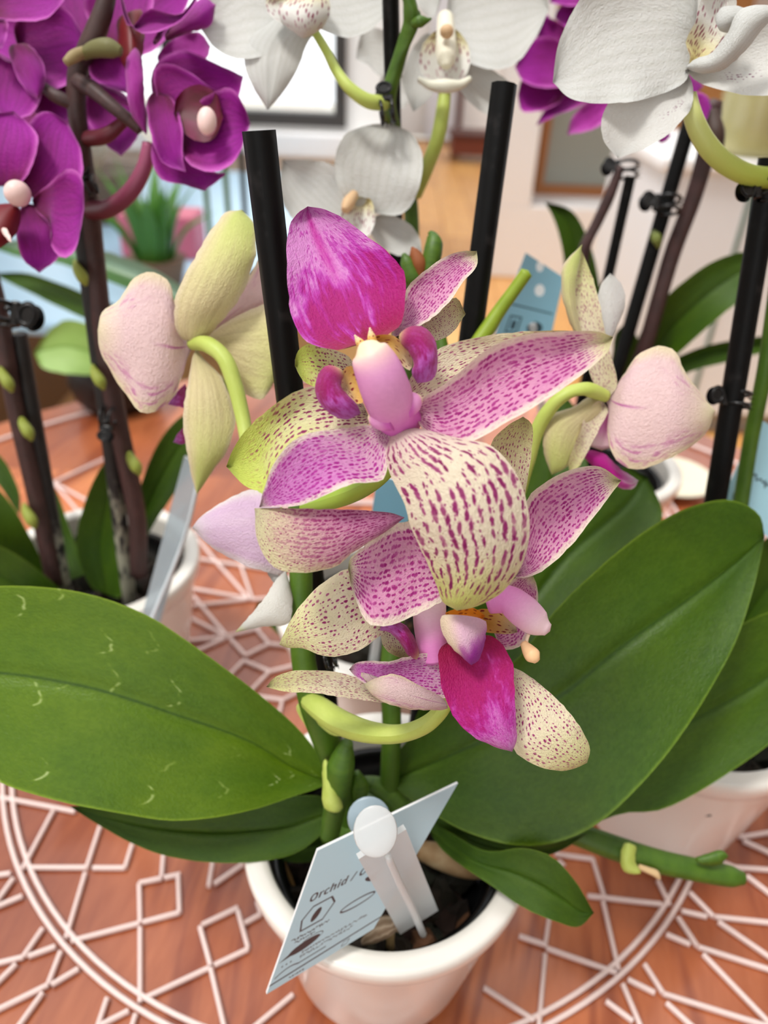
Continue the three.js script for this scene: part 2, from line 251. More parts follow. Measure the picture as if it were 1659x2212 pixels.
const bumpTex = (k, f, rx, ry) => { const t = tex(256, 256, (u, v) => { const a = 0.5 * vn(u * f % f, v * f % f, k) + 0.3 * vn(u * f * 2, v * f * 2, k + 1) + 0.2 * vn(u * f * 4, v * f * 4, k + 2); return [a * 255, a * 255, a * 255]; }, true); t.colorSpace = THREE.NoColorSpace; t.repeat.set(rx, ry); return t; };
const petalBump = bumpTex(3, 32, 2, 3), leafBump = bumpTex(5, 40, 4, 8);
const petalMat = (t, o = {}) => new THREE.MeshPhysicalMaterial({ map: t, bumpMap: petalBump, bumpScale: 0.0003, roughness: 0.62, sheen: 0.25, sheenRoughness: 0.6, sheenColor: 0xffffff, specularIntensity: 0.5, side: THREE.DoubleSide, transmission: 0.18, thickness: 0, ...o });
const leafMat = (t) => new THREE.MeshPhysicalMaterial({ map: t, bumpMap: leafBump, bumpScale: 0.0002, roughness: 0.42, specularIntensity: 0.65, side: THREE.DoubleSide });
const M = {};
for (const k of ['spotPink', 'spotDense', 'torn', 'stripe', 'greenTip', 'cream', 'lip', 'lip2', 'lobe', 'yellow', 'backPink', 'backGreen', 'backLilac', 'purple', 'purpleBack', 'white', 'whiteDots', 'whiteLip']) M[k] = petalMat(T[k]);
M.white.transmission = 0.36; M.leaf = leafMat(T.leaf); M.leafScar = leafMat(T.leafScar);
const mt = (t, r) => new THREE.MeshPhysicalMaterial({ map: t, roughness: r, side: THREE.DoubleSide });
M.stake = mt(T.stake, 0.5); M.stakeWorn = mt(T.stakeWorn, 0.6); M.stake.specularIntensity = 0.35; M.stem = mt(T.stem, 0.5); M.stemBrown = mt(T.stemBrown, 0.55); M.pedicel = mt(T.pedicel, 0.5);
M.columnPink = mt(tex(64, 128, (u, v) => plus(mix([206, 96, 186], mix([226, 152, 204], [248, 226, 186], smooth(0.6, 0.95, v)), smooth(0.1, 0.4, v)), grain(u, v, 3, 10))), 0.5);
M.columnPale = mt(tex(64, 128, (u, v) => plus(mix([222, 130, 196], [240, 206, 214], smooth(0.2, 0.9, v)), grain(u, v, 3, 10))), 0.5);
M.ceramic = mat(0xf1ece4, 0.22, { clearcoat: 0.5, clearcoatRoughness: 0.15 });
M.black = mat(0x0b0b0c, 0.42); M.blackGloss = mat(0x0d0d0e, 0.25);
M.wire = mat(0xf3ddd8, 0.4);
M.cardEdge = mat(0xf6f7f8, 0.5);

// ---------- room ----------
const wallM = mat(0xf2f0ed, 0.85), whiteM = mat(0xf4f3f4, 0.5), frameM = mat(0x35302d, 0.5), floorM = new THREE.MeshPhysicalMaterial({ map: T.floor, roughness: 0.35 });
// floor in planks
{
  const fl = struct('floor', box(-4, 4, -0.12, -0.02, -9, 1.7), mat(0x8a5a2e, 0.7));
  const pg = box(-0.098, 0.098, -0.02, 0, -0.6, 0.6);
  const uvp = pg.attributes.uv; for (let i = 0; i < uvp.count; i++) uvp.setXY(i, uvp.getY(i) * 1.0, uvp.getX(i) * 0.3);
  const fm = [0, 1, 2].map((i) => { const m = floorM.clone(); m.color.setRGB(1 - 0.07 * i, 1 - 0.09 * i, 1 - 0.1 * i); return m; });
  for (let r = 0; r < 14; r++) for (let c = 0; c < 6; c++) { const k = new THREE.Mesh(pg, fm[Math.floor(hash(r, c, 5) * 3)]); k.name = 'plank'; k.position.set(-1.0 + r * 0.2, 0, -8.0 + c * 1.204 + (r % 3) * 0.3); k.receiveShadow = k.castShadow = true; fl.add(k); }
  const xw = onZ(840, 250, -3.6).x;
  struct('wall_left', mergeGeometries([box(-4.15, -4, 0, 0.5, -3.6, 1.6), box(-4.15, -4, 2.3, 2.75, -3.6, 1.6), box(-4.15, -4, 0.5, 2.3, -3.6, -2.9)]), wallM);
  struct('wall_right', mergeGeometries([box(4, 4.15, 0, 0.4, -9, 1.6), box(4, 4.15, 2.4, 2.75, -9, 1.6), box(4, 4.15, 0.4, 2.4, -2.5, 1.6), box(4, 4.15, 0.4, 2.4, -9, -8)]), wallM);  // window opening is added, out of view, to let sky light into the far room
  struct('wall_far', box(xw - 0.12, 4, 0, 2.75, -9.15, -9), wallM);
  struct('wall_passage', box(xw - 0.12, xw, 0, 2.75, -9, -3.72), wallM);
  struct('wall_front', mergeGeometries([box(-4, 4, 2.45, 2.75, 1.6, 1.75), box(-4, -1.2, 0, 2.45, 1.6, 1.75), box(0.3, 4, 0, 2.45, 1.6, 1.75)]), wallM);  // unseen doorway gap, narrowed to cut fill light from behind the camera
  struct('ceiling', mergeGeometries([box(-4.15, -1.5, 2.75, 2.9, -3.72, 1.75), box(1.1, 4.15, 2.75, 2.9, -3.72, 1.75), box(3.2, 4.15, 2.75, 2.9, -9.15, -3.72), box(1.3, 3.2, 2.75, 2.9, -4.0, -3.72), box(1.3, 3.2, 2.75, 2.9, -9.15, -8.6), box(-1.5, 1.1, 2.75, 2.9, -3.72, -3.4), box(xw - 0.12, 1.3, 2.75, 2.9, -4.0, -3.72), box(xw - 0.12, 1.3, 2.75, 2.9, -9.15, -8.6), box(-1.5, 1.1, 2.75, 2.9, 0.5, 1.75)]), wallM);  // unseen skylight gaps, added and widened to brighten table and background
  struct('ground', box(-14, 14, -0.4, -0.2, -14, 14), mat(0xb9b4aa, 0.9));
}
// dividing wall with the window
{
  const wz = -3.6, a = onZ(250, 60, wz), br = onZ(748, 276, wz), sill = br.y, x1 = br.x, xw = onZ(840, 250, wz).x;
  struct('wall_back', mergeGeometries([box(-4, xw, 0, sill, wz - 0.12, wz), box(x1, xw, sill, 2.75, wz - 0.12, wz), box(-4, -1.9, sill, 2.75, wz - 0.12, wz), box(-1.9, x1, 2.2, 2.75, wz - 0.12, wz)]), wallM);
  const w = struct('window_1', mergeGeometries([box(-1.9, x1, sill, sill + 0.05, wz - 0.08, wz + 0.02), box(x1 - 0.05, x1, sill + 0.05, 2.2, wz - 0.08, wz + 0.02), box(-1.9, -1.85, sill + 0.05, 2.2, wz - 0.08, wz + 0.02), box(-1.9, x1, 2.15, 2.2, wz - 0.081, wz + 0.021), box(-1.0, -0.95, sill + 0.05, 2.15, wz - 0.08, wz + 0.02)]), frameM);
  put('pane', w, box(-1.85, x1 - 0.05, sill + 0.05, 2.15, wz - 0.035, wz - 0.03), new THREE.MeshPhysicalMaterial({ color: 0xffffff, roughness: 0.02, transmission: 1, thickness: 0, ior: 1.45 }));
  const tr = struct('trim_1', box(-1.9, xw, sill - 0.1, sill - 0.02, wz, wz + 0.14), whiteM);
}
// ---------- table with the openwork mat ----------
const TC = V(-0.0095, 0, -0.359), WOODY = TOP - 0.004;
{
  const t = thing('round_table', 'round reddish brown wooden table carrying all the potted orchids', 'table', V(TC.x, 0, TC.z));
  const prof = [[0, 0], [0.535, 0], [0.545, 0.006], [0.55, 0.014], [0.55, 0.022], [0.545, 0.029], [0.538, 0.032], [0, 0.032]].map((p) => new THREE.Vector2(p[0], p[1]));
  const g = new THREE.LatheGeometry(prof, 72); g.translate(TC.x, WOODY - 0.032, TC.z);
  const p = g.attributes.position, u = g.attributes.uv; for (let i = 0; i < p.count; i++) u.setXY(i, p.getX(i) / 0.62 * 0.9 + 0.3 * p.getZ(i), p.getZ(i) / 0.62);
  put('tabletop', t, g, new THREE.MeshPhysicalMaterial({ map: T.wood, roughness: 0.34, clearcoat: 0.5, clearcoatRoughness: 0.12 }));
  put('column', t, new THREE.CylinderGeometry(0.045, 0.06, WOODY - 0.07, 24).translate(TC.x, (WOODY - 0.032 + 0.038) / 2, TC.z), mat(0x7a4526, 0.5));
  put('foot', t, new THREE.CylinderGeometry(0.2, 0.26, 0.038, 36).translate(TC.x, 0.019, TC.z), mat(0x7a4526, 0.5));
}
{
  const lat = thing('openwork_mat', 'round pinkish white openwork mat of crossing bars on the wooden table', 'mat', V(TC.x, WOODY, TC.z));
  for (const [r, w] of [[0.2212, 0.0013], [0.2262, 0.0013], [0.5, 0.0016]]) { const g = new THREE.TorusGeometry(r, w, 8, 144); g.rotateX(Math.PI / 2); g.scale(1, 1.25, 1); g.translate(TC.x, WOODY + 0.0022, TC.z); put('ring', lat, g, M.wire); }
  const unit = new THREE.CylinderGeometry(1, 1, 1, 8, 1); unit.rotateX(Math.PI / 2);
  const bars = [];
  const add = (ox, oy, k, list) => { for (const [a, b, c, d] of list) bars.push([ox + a * k, oy + b * k, ox + c * k, oy + d * k]); };
  add(0, 1640, 0.3858, [[0, 215, 320, 275], [320, 275, 420, 295], [300, 290, 125, 620], [75, 670, -60, 860], [-40, 655, 60, 640], [160, 608, 480, 608], [520, 610, 700, 610], [700, 610, 740, 480], [560, 380, 482, 620], [478, 640, 370, 1005], [-60, 845, 125, 768], [400, 1020, 780, 920], [800, 915, 1005, 860], [1005, 860, 998, 660], [1010, 645, 920, 665], [905, 668, 780, 695], [780, 700, 785, 920], [905, 660, 915, 540], [785, 945, 785, 1365], [240, 950, 130, 1110], [130, 1110, -80, 1160], [160, 1105, 310, 1050], [-60, 1300, 90, 1150], [340, 1080, 270, 1262], [270, 1265, -60, 1428], [290, 1265, 440, 1175], [240, 1310, 60, 1560], [600, 1340, 520, 1580], [560, 1492, 720, 1410], [820, 1335, 1170, 1170], [1200, 1155, 1390, 1065], [1390, 1060, 1332, 850], [1332, 832, 1130, 930], [1120, 940, 1180, 1160], [1180, 1172, 1275, 1580], [1370, 920, 1460, 870], [1460, 870, 1440, 800], [1200, 700, 1360, 590], [1190, 580, 1168, 715], [1330, 1580, 1640, 1320], [760, 1430, 720, 1560]]);
  add(1060, 1560, 0.3611, [[385, 790, 610, 820], [610, 820, 680, 1050], [580, 1040, 1020, 1090], [672, 1075, 765, 1485], [1000, 950, 1070, 1095], [170, 1280, 330, 1335], [350, 1170, 325, 1340], [330, 1352, 750, 1500], [325, 1390, 280, 1900], [-40, 1590, 260, 1785], [690, 1670, 850, 1790], [790, 1570, 930, 1900], [820, 1540, 980, 1620], [920, 1450, 1030, 1622], [1030, 1625, 1750, 1850], [1050, 1680, 1290, 1900], [1050, 1270, 1190, 1330], [1120, 1170, 1235, 1342], [1240, 1345, 1800, 1525], [1270, 1390, 1760, 1900], [1140, 1130, 1290, 1165], [1190, 1020, 1332, 1165], [1340, 1166, 1800, 1215], [1360, 1195, 1800, 1500], [1390, 840, 1460, 870], [1460, 870, 1800, 895], [1530, 920, 1800, 1130], [1290, 730, 1360, 790], [1330, 575, 1490, 685], [1150, 690, 1440, 692], [1490, 690, 1800, 640], [1510, 710, 1800, 845], [1550, 390, 1800, 345], [1540, 410, 1800, 530], [405, 830, 440, 862]]);
  add(400, 1140, 0.1808, [[-80, 70, 90, 60], [90, 60, 370, 410], [-80, 335, 370, 410], [370, 410, 1000, 500], [370, 410, 760, 850], [660, 440, 800, 850], [-60, 705, 760, 850], [-60, 955, 740, 860], [780, 860, 1100, 840], [100, 820, 490, 1290], [-60, 1020, 470, 1290], [-60, 1365, 440, 1310], [-60, 1565, 480, 1320], [490, 1300, 900, 1200], [540, 1330, 720, 1530], [720, 1530, 1000, 1390], [1000, 1390, 840, 1200], [1000, 1390, 1300, 1420], [400, 1900, 700, 1590], [700, 1590, 1010, 1720], [1010, 1720, 1500, 1605], [1010, 1720, 780, 1960], [480, 1820, 780, 1960], [800, 2010, 1170, 2060], [1170, 2060, 1500, 1895], [1160, 2080, 1080, 2400]]);
  bars.push([60, 1070, 116, 1043], [116, 1043, 240, 985], [116, 1043, 190, 1130], [116, 1043, 240, 1110], [300, 1120, 420, 1010], [320, 1180, 400, 1090], [300, 1100, 400, 1130], [330, 1060, 390, 1180], [1330, 1030, 1400, 1090], [1400, 1090, 1490, 1150], [1440, 1100, 1500, 1220], [1540, 1010, 1640, 1060], [1640, 1060, 1659, 1200]);
  const arc = new THREE.CatmullRomCurve3([[1385, 985], [1408, 1030], [1436, 1070], [1466, 1115], [1480, 1190]].map(([x, y]) => onY(x, y, TOP - 0.002)));
  put('bar', lat, new THREE.TubeGeometry(arc, 20, 0.0016, 6), M.wire);
  // the same star of bars goes on round the centre, behind the pots
  const seg = bars.map(([a, b, c, d]) => [onY(a, b, TOP - 0.002), onY(c, d, TOP - 0.002)]);
  const star = seg.slice(5, 22);
  for (const turn of [2.2, 3.0]) for (const [a, b] of star) { const q = [a, b].map((p) => p.clone().sub(TC).applyAxisAngle(V(0, 1, 0), turn).add(TC)); q.forEach((p) => { p.y = TOP - 0.002; }); seg.push(q); }
  for (const [a, b] of seg) {
    const rmax = Math.max(Math.hypot(a.x - TC.x, a.z - TC.z), Math.hypot(b.x - TC.x, b.z - TC.z)); if (rmax > 0.535) continue;
    const k = new THREE.Mesh(unit, M.wire), l = a.distanceTo(b); k.name = 'bar'; k.castShadow = k.receiveShadow = true;
    k.position.copy(a).add(b).multiplyScalar(0.5).sub(org(lat)); k.rotation.y = Math.atan2(b.x - a.x, b.z - a.z); k.scale.set(0.00125, 0.0019, l); lat.add(k);
  }
}

// ---------- pots, stakes, clips ----------
const RIM = TOP + 0.1;
function pot(x, z, label, inner) {
  const at = V(x, TOP, z), t = thing('ceramic_pot', label, 'pot', at);
  const pr = [[0, 0.0], [0.036, 0], [0.0405, 0.002], [0.0425, 0.006], [0.0555, 0.082], [0.0575, 0.0868], [0.0592, 0.0905], [0.06, 0.0955], [0.0596, 0.0985], [0.0582, 0.0998], [0.054, 0.1], [0.0515, 0.0993], [0.0503, 0.0972], [0.0498, 0.085], [0.041, 0.012], [0, 0.011]].map((p) => new THREE.Vector2(p[0], p[1]));
  put('body', t, new THREE.LatheGeometry(pr, 96).translate(x, TOP, z), M.ceramic);
  const n = solo('nursery_pot', new THREE.LatheGeometry([[0, 0.014], [0.036, 0.014], [0.0455, 0.084], [0.0488, 0.0845], [0.0488, 0.0865], [0.047, 0.0872], [0.0448, 0.0855], [0.0415, 0.066], [0, 0.066]].map((p) => new THREE.Vector2(p[0], p[1])), 64).translate(x, TOP, z), M.blackGloss, inner, 'pot');
  return t;
}
const barkGeos = [0, 1, 2].map((k) => { const g = new THREE.IcosahedronGeometry(1, 1), p = g.attributes.position; for (let i = 0; i < p.count; i++) { const f = 0.75 + 0.5 * hash(Math.round(p.getX(i) * 50), Math.round(p.getY(i) * 50 + p.getZ(i) * 90), k); p.setXYZ(i, p.getX(i) * f, p.getY(i) * f, p.getZ(i) * f); } g.computeVertexNormals(); return g; });
function bark(x, z, label) {
  const all = [], c = new THREE.Color(), o = V(x, RIM - 0.034, z);
  for (let i = 0; i < 130; i++) {
    const r = 0.041 * Math.sqrt(rnd()), a = rnd() * 6.283, g = barkGeos[i % 3].clone(), s = 0.003 + 0.0045 * rnd();
    g.applyMatrix4(new THREE.Matrix4().compose(V(r * Math.cos(a), 0.0025 * rnd() + 0.004 * (1 - r / 0.041), r * Math.sin(a)), new THREE.Quaternion().setFromEuler(new THREE.Euler(rnd() * 3, rnd() * 3, rnd() * 3)), V(s * 1.6, s * 0.8, s)));
    c.setRGB(...(rnd() < 0.1 ? [0.12, 0.05, 0.02] : [0.01 + 0.012 * rnd(), 0.007 + 0.006 * rnd(), 0.004]));
    const n = g.attributes.position.count, col = new Float32Array(n * 3); for (let k = 0; k < n; k++) { col[3 * k] = c.r; col[3 * k + 1] = c.g; col[3 * k + 2] = c.b; } g.setAttribute('color', new THREE.BufferAttribute(col, 3)); all.push(g);
  }
  const m = new THREE.Mesh(mergeGeometries(all), new THREE.MeshPhysicalMaterial({ vertexColors: true, roughness: 0.9 })); m.name = numbered('bark_chips'); m.position.copy(o); m.castShadow = m.receiveShadow = true; m.userData = { label, category: 'bark', kind: 'stuff' }; scene.add(m);
}
function stakeLine(a, b, y) { const p = P(...a), q = P(...b), k = (y - p.y) / (q.y - p.y); return [p, p.clone().lerp(q, k)]; }
function stake(label, a, b, r, y, m = M.stake) {
  const [p, q] = stakeLine(a, b, y), dir = p.clone().sub(q), l = dir.length();
  const g = new THREE.CylinderGeometry(r * 0.985, r, l, 9, 24, false); // nine-sided painted rod
  const pos = g.attributes.position; for (let i = 0; i < pos.count; i++) { const k = 1 + 0.02 * (hash(Math.round(pos.getY(i) * 900), Math.round(pos.getX(i) * 4e4), 4) - 0.5); pos.setX(i, pos.getX(i) * k); pos.setZ(i, pos.getZ(i) * k); }
  g.applyQuaternion(new THREE.Quaternion().setFromUnitVectors(V(0, 1, 0), dir.normalize())); const c = p.clone().add(q).multiplyScalar(0.5); g.translate(c.x, c.y, c.z);
  return solo('support_stake', g.toNonIndexed ? g : g, m, label, 'stake');
}
// spring clip: ring round stem and stake, two finger paddles, hinge bar and teeth
function clip(label, x, y, d, w, turn = 0, flipX = 1) {
  const c = P(x, y, d), k = d / F, t = thing('orchid_clip', label, 'clip', c);
  const X = RT.clone().multiplyScalar(Math.cos(turn) * flipX).addScaledVector(UP, Math.sin(turn)), Z = UP.clone().multiplyScalar(Math.cos(turn)).addScaledVector(RT, -Math.sin(turn) * flipX), Yv = FD.clone().multiplyScalar(-1);
  const B = new THREE.Matrix4().makeBasis(X.clone().multiplyScalar(w * k), Z.clone().multiplyScalar(w * k), Yv.clone().multiplyScalar(w * k)).setPosition(c);
  const sub = (n, g) => put(n, t, g.applyMatrix4(B), M.blackGloss);
  for (const h of [-0.32, 0.32]) { const g = new THREE.TorusGeometry(0.62, 0.1, 8, 22, 4.9); g.rotateX(Math.PI / 2); g.rotateY(2.2); g.translate(0.1, h, 0); sub('jaw', g); }
  sub('hinge', new RoundedBoxGeometry(0.34, 0.95, 0.4, 2, 0.1).translate(-0.62, 0, 0.1));
  for (const z of [-0.24, 0.3]) { const g = new THREE.CylinderGeometry(0.5, 0.44, 0.13, 24); g.rotateX(Math.PI / 2); g.scale(0.8, 1, 1); g.translate(-1.16, 0.02, z); sub('paddle', g); const r = new THREE.TorusGeometry(0.36, 0.06, 8, 20); r.scale(0.8, 1, 1); r.translate(-1.16, 0.02, z + (z > 0 ? 0.09 : -0.09)); sub('paddle_ring', r); }
  for (const h of [-0.42, -0.14, 0.14, 0.42]) sub('tooth', new THREE.ConeGeometry(0.07, 0.36, 7).rotateZ(-Math.PI / 2).translate(0.86, h, 0));
  return t;
}

// ---------- the spotted orchid in front ----------
const C1 = V(0.00705, 0, -0.1856);
pot(C1.x, C1.z, 'glossy white ceramic pot nearest the camera with the blue care card', 'black plastic liner pot around the bark below the blue care card');
bark(C1.x, C1.z, 'dark bark chips around the roots of the spotted orchid');
stake('thick black stake left of the magenta lip, its cut top end showing', [560, 282, 0.2], [628, 860, 0.236], 0.0047, RIM - 0.05);
stake('black stake rising right of the magenta lip toward the white blooms', [1089, 182, 0.262], [1016, 730, 0.288], 0.0047, RIM - 0.05);
const orchid = thing('spotted_orchid', 'moth orchid with cream and magenta spotted flowers in the nearest pot', 'orchid', V(C1.x, RIM - 0.02, C1.z));
{ // upper flower, facing the camera
  const f = part('flower', orchid, P(865, 915, 0.186));
  petal('sepal', f, { L: [[780, 868], [700, 835], [640, 845], [580, 885], [530, 930], [500, 978]], R: [[800, 915], [720, 935], [640, 955], [590, 1015], [572, 1058], [530, 1050]], tip: [489, 1008], d: [0.187, 0.185, 0.187, 0.192], cup: 0.004 }, [M.greenTip, M.backGreen]);
  petal('sepal', f, { L: [[880, 832], [935, 762], [1010, 733], [1110, 718], [1200, 714], [1290, 722]], R: [[905, 875], [970, 860], [1050, 815], [1150, 775], [1240, 750], [1300, 745]], tip: [1316, 733], d: [0.187, 0.186, 0.186, 0.185], cup: 0.002 }, [M.cream, M.backGreen]);
  petal('sepal', f, { L: [[755, 772], [710, 752], [660, 745], [640, 765]], R: [[775, 830], [735, 838], [695, 842], [655, 822]], tip: [637, 790], d: [0.19, 0.194, 0.197], cup: 0.003, nu: 18, nv: 10 }, [M.greenTip, M.backGreen]);
  petal('petal', f, { L: [[848, 728], [866, 655], [890, 608], [935, 572], [985, 545]], R: [[882, 715], [930, 690], [968, 655], [1000, 610], [1031, 572]], tip: [1030, 542], d: [0.19, 0.198, 0.205], cup: 0.003 }, [M.spotPink, M.backPink]);
  petal('petal', f, { L: [[900, 705], [945, 668], [985, 643]], R: [[925, 735], [955, 732], [978, 718]], tip: [1006, 678], d: [0.2, 0.206, 0.21], cup: 0.002, nu: 18, nv: 10 }, [M.cream, M.backPink]);
  petal('lip', f, { L: [[778, 742], [722, 756], [664, 738], [632, 690], [621, 600], [619, 520], [634, 470]], R: [[818, 735], [862, 702], [877, 640], [872, 585], [846, 553], [790, 508], [735, 468], [700, 452]], tip: [664, 446], d: [0.181, 0.186, 0.196, 0.203], cup: 0.007, jit: 2, ruf: 0.001, nu: 36, nv: 20 }, [M.lip, M.lip2]);
  petal('side_lobe', f, { L: [[862, 724], [890, 704], [920, 708], [942, 742], [945, 785], [936, 818]], R: [[868, 745], [884, 762], [893, 785], [890, 808]], tip: [902, 828], d: [0.182, 0.178, 0.177, 0.181], cup: -0.003, nu: 22, nv: 10, th: 0.0012 }, [M.lobe, M.lobe]);
  petal('side_lobe', f, { L: [[738, 798], [703, 790], [682, 822], [684, 858], [706, 888], [742, 906]], R: [[742, 812], [737, 832], [750, 852], [770, 872]], tip: [780, 893], d: [0.182, 0.178, 0.177, 0.181], cup: -0.003, nu: 22, nv: 10, th: 0.0012 }, [M.lobe, M.lobe]);
  petal('callus', f, { L: [[790, 735], [840, 722], [868, 738], [890, 775]], R: [[800, 760], [850, 770], [868, 790], [885, 800]], d: [0.181, 0.181, 0.182], cup: 0.002, nu: 16, nv: 10 }, [M.yellow, M.yellow]);
  petal('callus', f, { L: [[760, 790], [742, 800], [738, 825]], R: [[790, 860], [772, 872], [752, 852]], d: [0.181, 0.181], cup: 0.002, nu: 14, nv: 8 }, [M.yellow, M.yellow]);
  for (const [x, y, x2, y2] of [[786, 752, 766, 724], [806, 746, 799, 708]]) tube('tendril', f, [[x, y, 0.18, 11], [(x + x2) / 2, (y + y2) / 2, 0.179, 9], [x2, y2, 0.178, 2]], mt(T.yellow, 0.5), { rad: 8 });
  petal('petal', f, { L: [[905, 868], [955, 832], [1000, 797], [1060, 750], [1130, 724], [1220, 716], [1290, 716]], R: [[905, 915], [955, 962], [1012, 955], [1100, 910], [1200, 850], [1275, 795], [1312, 760]], tip: [1325, 728], d: [0.183, 0.177, 0.174, 0.176], cup: 0.006, dr: -0.001, ruf: 0.0004, nu: 36, nv: 18 }, [M.spotPink, M.backPink]);
  petal('petal', f, { L: [[800, 918], [725, 928], [650, 942], [602, 985], [572, 1050]], R: [[843, 955], [838, 1000], [826, 1036], [760, 1046], [705, 1068], [650, 1092]], tip: [560, 1096], base: [840, 922], d: [0.184, 0.179, 0.178, 0.181], cup: 0.002, nu: 34, nv: 18 }, [M.spotDense, M.backPink]);
  petal('petal', f, { L: [[590, 1097], [690, 1100], [790, 1102], [845, 1108]], R: [[556, 1170], [588, 1222], [640, 1237], [722, 1225], [768, 1190], [830, 1152]], base: [550, 1098], tip: [874, 1118], d: [0.182, 0.183, 0.187, 0.19], cup: -0.002, nu: 30, nv: 16 }, [M.torn, M.backPink]);
  petal('sepal', f, { L: [[846, 938], [832, 985], [840, 1018], [870, 1080], [892, 1150], [920, 1210], [944, 1268], [956, 1300]], R: [[905, 925], [1000, 948], [1060, 962], [1100, 1000], [1128, 1055], [1142, 1115], [1140, 1180], [1118, 1238], [1078, 1284], [1030, 1310]], tip: [988, 1319], base: [862, 922], d: [0.184, 0.176, 0.173, 0.178, 0.186], cup: -0.006, dl: 0.003, nu: 44, nv: 22 }, [M.stripe, M.backGreen]);
  tube('column', f, [[872, 912, 0.187, 42], [850, 888, 0.181, 50], [834, 845, 0.175, 54], [815, 795, 0.171, 51], [800, 762, 0.17, 42], [797, 745, 0.1705, 22]], M.columnPink, { rad: 20, seg: 30 });
  tube('column_wing', f, [[848, 900, 0.178, 30], [815, 905, 0.179, 24], [800, 900, 0.18, 10]], M.columnPink, { rad: 12 });
  tube('column_wing', f, [[868, 880, 0.178, 30], [893, 868, 0.179, 24], [905, 862, 0.18, 12]], M.columnPink, { rad: 12 });
}
{ // lower flower
  const f = part('flower', orchid, P(985, 1330, 0.21));
  petal('sepal', f, { L: [[1075, 1180], [1062, 1060], [1060, 960], [1095, 920]], R: [[1125, 1190], [1135, 1060], [1149, 970], [1148, 915]], tip: [1130, 900], d: [0.21, 0.207, 0.203], cup: 0.003 }, [M.cream, M.backPink]);
  petal('sepal', f, { L: [[830, 1290], [800, 1238], [750, 1230], [690, 1265], [640, 1320], [610, 1375]], R: [[870, 1330], [810, 1382], [750, 1415], [690, 1415], [655, 1400], [620, 1400]], tip: [603, 1392], d: [0.212, 0.206, 0.207, 0.213], cup: -0.002 }, [M.cream, M.backGreen]);
  petal('petal', f, { L: [[920, 1140], [875, 1126], [830, 1144], [785, 1180], [758, 1206]], R: [[962, 1290], [900, 1328], [850, 1349], [800, 1350], [772, 1305], [758, 1262]], tip: [752, 1228], base: [965, 1215], d: [0.202, 0.197, 0.195, 0.2], cup: 0.003, ruf: 0.0012, jit: 2.5 }, [M.spotPink, M.backPink]);
  petal('petal', f, { L: [[1122, 1215], [1126, 1120], [1145, 1068], [1190, 1035], [1240, 1013], [1295, 1008]], R: [[1135, 1248], [1170, 1235], [1222, 1190], [1280, 1120], [1322, 1065]], tip: [1342, 1038], base: [1108, 1246], d: [0.205, 0.2, 0.2, 0.205], cup: 0.005 }, [M.spotPink, M.backPink]);
  petal('petal', f, { L: [[1060, 1330], [1090, 1270], [1120, 1245]], R: [[1085, 1402], [1128, 1392], [1155, 1330], [1162, 1275]], tip: [1150, 1240], d: [0.216, 0.218, 0.22], cup: 0.002, nu: 18, nv: 10 }, [M.spotPink, M.backPink]);
  petal('sepal', f, { L: [[1095, 1470], [1108, 1560], [1112, 1622], [1145, 1647], [1200, 1665], [1240, 1660]], R: [[1130, 1452], [1175, 1485], [1222, 1530], [1258, 1578], [1275, 1622]], tip: [1268, 1648], base: [1105, 1440], d: [0.212, 0.205, 0.202, 0.205], cup: -0.003 }, [M.cream, M.backPink]);
  petal('sepal', f, { L: [[860, 1490], [800, 1472], [740, 1455], [690, 1449], [630, 1450], [592, 1464]], R: [[850, 1518], [790, 1513], [730, 1505], [680, 1497], [620, 1495]], tip: [575, 1484], d: [0.214, 0.212, 0.212, 0.216], cup: 0.002 }, [M.cream, M.backPink]);
  petal('petal', f, { L: [[965, 1412], [900, 1414], [840, 1428], [800, 1428], [768, 1432]], R: [[968, 1505], [900, 1500], [850, 1490], [800, 1482], [770, 1465]], tip: [754, 1446], d: [0.208, 0.205, 0.204, 0.207], cup: 0.003 }, [M.spotDense, M.backPink]);
  petal('petal_fold', f, { L: [[960, 1512], [925, 1490], [890, 1472], [850, 1456], [815, 1464]], R: [[968, 1530], [910, 1534], [860, 1527], [812, 1508]], tip: [785, 1478], d: [0.205, 0.201, 0.2, 0.203], cup: -0.002, flip: true }, [M.spotDense, M.backPink]);
  petal('petal_side', f, { L: [[775, 1452], [800, 1480]], R: [[830, 1470], [850, 1500]], tip: [862, 1516], d: [0.205, 0.203], nu: 10, nv: 6, flip: true }, [M.spotDense, M.backPink]);
  tube('column', f, [[938, 1425, 0.21, 32], [932, 1380, 0.209, 34], [928, 1330, 0.208, 36], [930, 1290, 0.209, 34]], M.columnPale, { rad: 16 });
  petal('side_lobe', f, { L: [[905, 1410], [885, 1360], [855, 1340], [828, 1345]], R: [[900, 1425], [880, 1415], [865, 1390], [840, 1365]], tip: [820, 1362], d: [0.207, 0.203, 0.205], cup: -0.004, nu: 20, nv: 10, th: 0.001 }, [M.lobe, M.lobe]);
  petal('side_lobe', f, { L: [[830, 1350], [822, 1375], [835, 1405]], R: [[885, 1370], [905, 1400], [890, 1422]], tip: [865, 1420], d: [0.209, 0.208], cup: 0.003, nu: 14, nv: 10, label: 'cream underside of the lip lobe' }, [M.cream, M.cream]);
  petal('callus', f, { L: [[955, 1330], [985, 1315], [1020, 1312]], R: [[962, 1345], [990, 1350], [1030, 1348]], tip: [1048, 1330], d: [0.206, 0.207], cup: 0.003, nu: 14, nv: 8 }, [mt(tex(128, 128, (u, v) => mix([232, 150, 40], [140, 60, 20], spots(u, v, 5, 8, 66, 0.3, 1, 0.6))), 0.5), M.yellow]);
